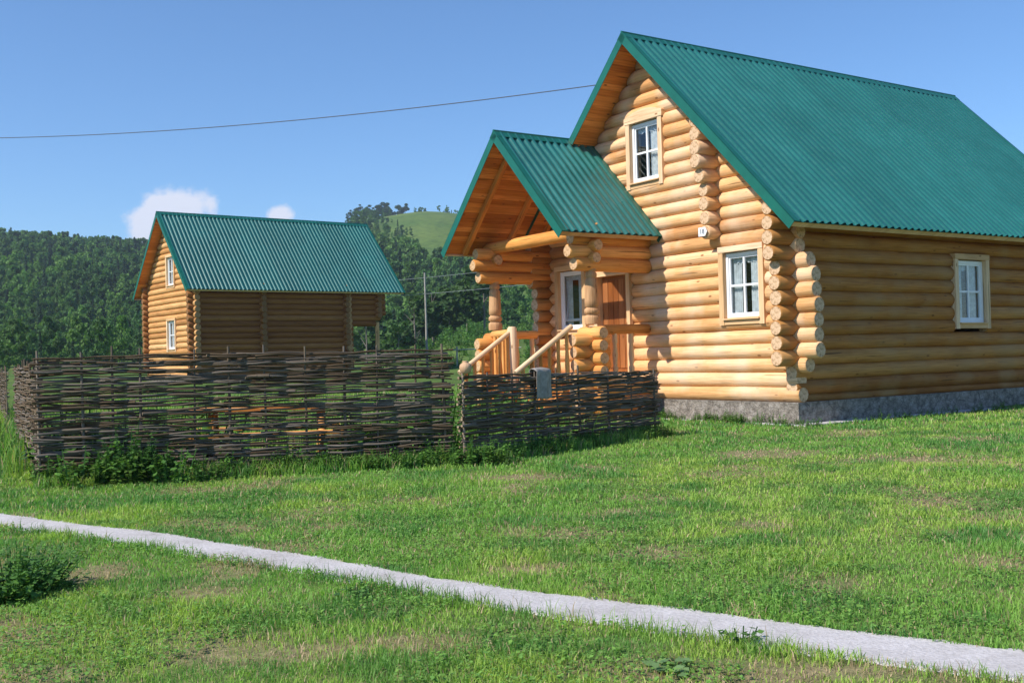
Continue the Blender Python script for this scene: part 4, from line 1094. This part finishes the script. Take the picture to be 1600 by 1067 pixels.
def bushes():
    R = np.random.default_rng(5); pts = []
    for _ in range(1500):
        a = R.uniform(-.15, .06); d = R.uniform(420, 700); x, y = d*sin(a), d*cos(a)
        f = fbm(np.array([x*.025]), np.array([y*.012]), 81, 3)[0]
        if f > .56: pts.append((x, y))
    forest('hill_bushes', pts[:330], 'low scattered bushes on the open upper part of the hill', (3.0, 7.5))
bushes()
def lone_tree(x, y, h, kind, label, group=None, seed=1, wide=1.0, col=None, cards=1300):
    V, S = tree_template(kind, cards, seed, .95); z = float(ground_z(x, y))-.2
    T_ = empty('broadleaf_tree' if kind == 'broad' else 'conifer_tree', (x, y, z), 0, label=label, cat='tree', group=group)
    R = np.random.default_rng(seed); c = col if col is not None else tree_col(R, kind != 'broad')
    o = bulk('crown', V*np.array([h*wide, h*wide, h]), np.arange(len(V)).reshape(-1, 4), np.array(c)[None]*S[:, None], M_TREE); o.parent = T_
    m = MB(); m.tube([(0, 0, -.5), (.01*h, 0, h*.35), (0, .01*h, h*.85)], [h*.018, h*.013, h*.004], 7)
    if kind == 'broad':
        for i in range(5):
            a = i*1.3+seed; t = .3+.1*i; m.tube([(0, 0, h*t), (cos(a)*h*.12*wide, sin(a)*h*.12*wide, h*(t+.16))], [h*.008, h*.003], 5)
    m.build('trunk', M_BARK, T_); return T_
def at(px, dist):       # ground point seen under picture column px (1600 wide), at a distance
    a = (px-800)/1670.8; return a*dist, dist
def crest_tree(px, top_px, dist, kind, label, seed, wide=1.1, up=0):
    x, y = at(px, dist); z = float(ground_z(x, y)); hor = 555.8+(800-px)*.0261; topz = EYE+(hor-top_px)/1670.8*dist; h = max(4.0, topz-z+.2)
    lone_tree(x, y, h, kind, label, 'trees on the crest of the right hill', seed, wide, np.array([.045, .085, .03]))
for i, (px, tp, wd, lab) in enumerate(((556, 343, 1.5, 'leftmost tree of the clump on the hilltop'), (570, 336, 1.5, 'second tree from the left in the hilltop clump'), (584, 329, 1.4, 'rounded tree in the middle of the hilltop clump'),
        (597, 322, 1.3, 'tall tree right of the middle of the hilltop clump'), (608, 317, 1.2, 'tallest tree of the hilltop clump, at its right end'), (560, 352, 1.3, 'low tree at the left foot of the hilltop clump'), (590, 352, 1.5, 'low broad tree at the foot of the hilltop clump'),
        (628, 319, 1.3, 'left tree of the pair standing on the bare crest'), (638, 318, 1.4, 'right tree of the pair standing on the bare crest'), (659, 327, 1.5, 'small round tree on the crest right of the pair'), (673, 330, 1.4, 'last small tree on the crest before the porch roof'))):
    crest_tree(px, tp, 705 if i not in (5, 6) else 668, 'broad', lab, 900+i, wd)
for i, (px, tp, d) in enumerate(((553, 349, 680), (563, 345, 672), (576, 343, 676), (588, 340, 668), (601, 340, 672), (612, 345, 680), (580, 358, 640), (597, 357, 645), (568, 360, 635))):
    x, y = at(px, d); z = float(ground_z(x, y)); lone_tree(x, y, max(8., EYE+(555.8+(800-px)*.0261-tp)/1670.8*d-z+.2), 'broad', 'dark leafy tree crowding in front of the hilltop clump', 'trees crowding below the hilltop clump', 930+i, 1.35, np.array([.04, .075, .03]), 700)
for i, (px, d, h, kd, lab) in enumerate(((45, 605, 20, 'conifer', 'spruce sticking up from the skyline of the left forest, near the picture edge'), (88, 608, 18, 'broad', 'rounded tree top on the left skyline right of the spruce'), (136, 606, 17, 'broad', 'rounded tree top midway along the left forest skyline'), (166, 608, 19, 'conifer', 'pointed spruce near the right end of the left forest skyline'))):
    x, y = at(px, d); lone_tree(x, y, h, kd, lab, 'trees rising from the left skyline', 950+i, 1.0)
# trees and bushes at the hill foot, between the far house and the porch
for i, (px, d, h, lab) in enumerate(((572, 118, 7.0, 'light green tree at the hill foot, just right of the far house'), (598, 122, 6.0, 'low bushy tree at the hill foot left of the pale pole'), (622, 112, 4.6, 'short bright bush left of the pale pole'), (648, 126, 7.6, 'mid green tree directly behind the pale pole'),
        (676, 130, 8.6, 'dark tree right of the pale pole'), (702, 134, 7.4, 'rounded tree at the hill foot above the end of the tall fence'), (730, 138, 8.2, 'dark tree at the hill foot left of the porch'), (757, 132, 9.0, 'tree partly behind the left porch eave'))):
    x, y = at(px, d); lone_tree(x, y, h, 'broad', lab, 'trees at the foot of the hill', 970+i, 1.25, np.array([.05, .10, .028])*(1.25 if i in (0, 2) else .9), 900)

# ------------------------------------------------------------------ haze
me = bpy.data.meshes.new('haze')
a, b = (-960, -260, -3.0), (960, 1060, 122.0)
me.from_pydata([(x, y, z) for z in (a[2], b[2]) for x, y in ((a[0], a[1]), (b[0], a[1]), (b[0], b[1]), (a[0], b[1]))], [], [(0, 3, 2, 1), (4, 5, 6, 7), (0, 1, 5, 4), (1, 2, 6, 5), (2, 3, 7, 6), (3, 0, 4, 7)])
hm = bpy.data.materials.new('haze'); hm.use_nodes = True; n = hm.node_tree; n.nodes.clear()
pv = n.nodes.new('ShaderNodeVolumePrincipled'); pv.inputs['Color'].default_value = (.70, .82, 1, 1); pv.inputs['Density'].default_value = .00026; pv.inputs['Anisotropy'].default_value = .2
oo = n.nodes.new('ShaderNodeOutputMaterial'); n.links.new(pv.outputs[0], oo.inputs['Volume'])
h_ = link_mesh('haze', me, hm); tag(h_, 'thin bluish summer haze', 'haze', kind='stuff')
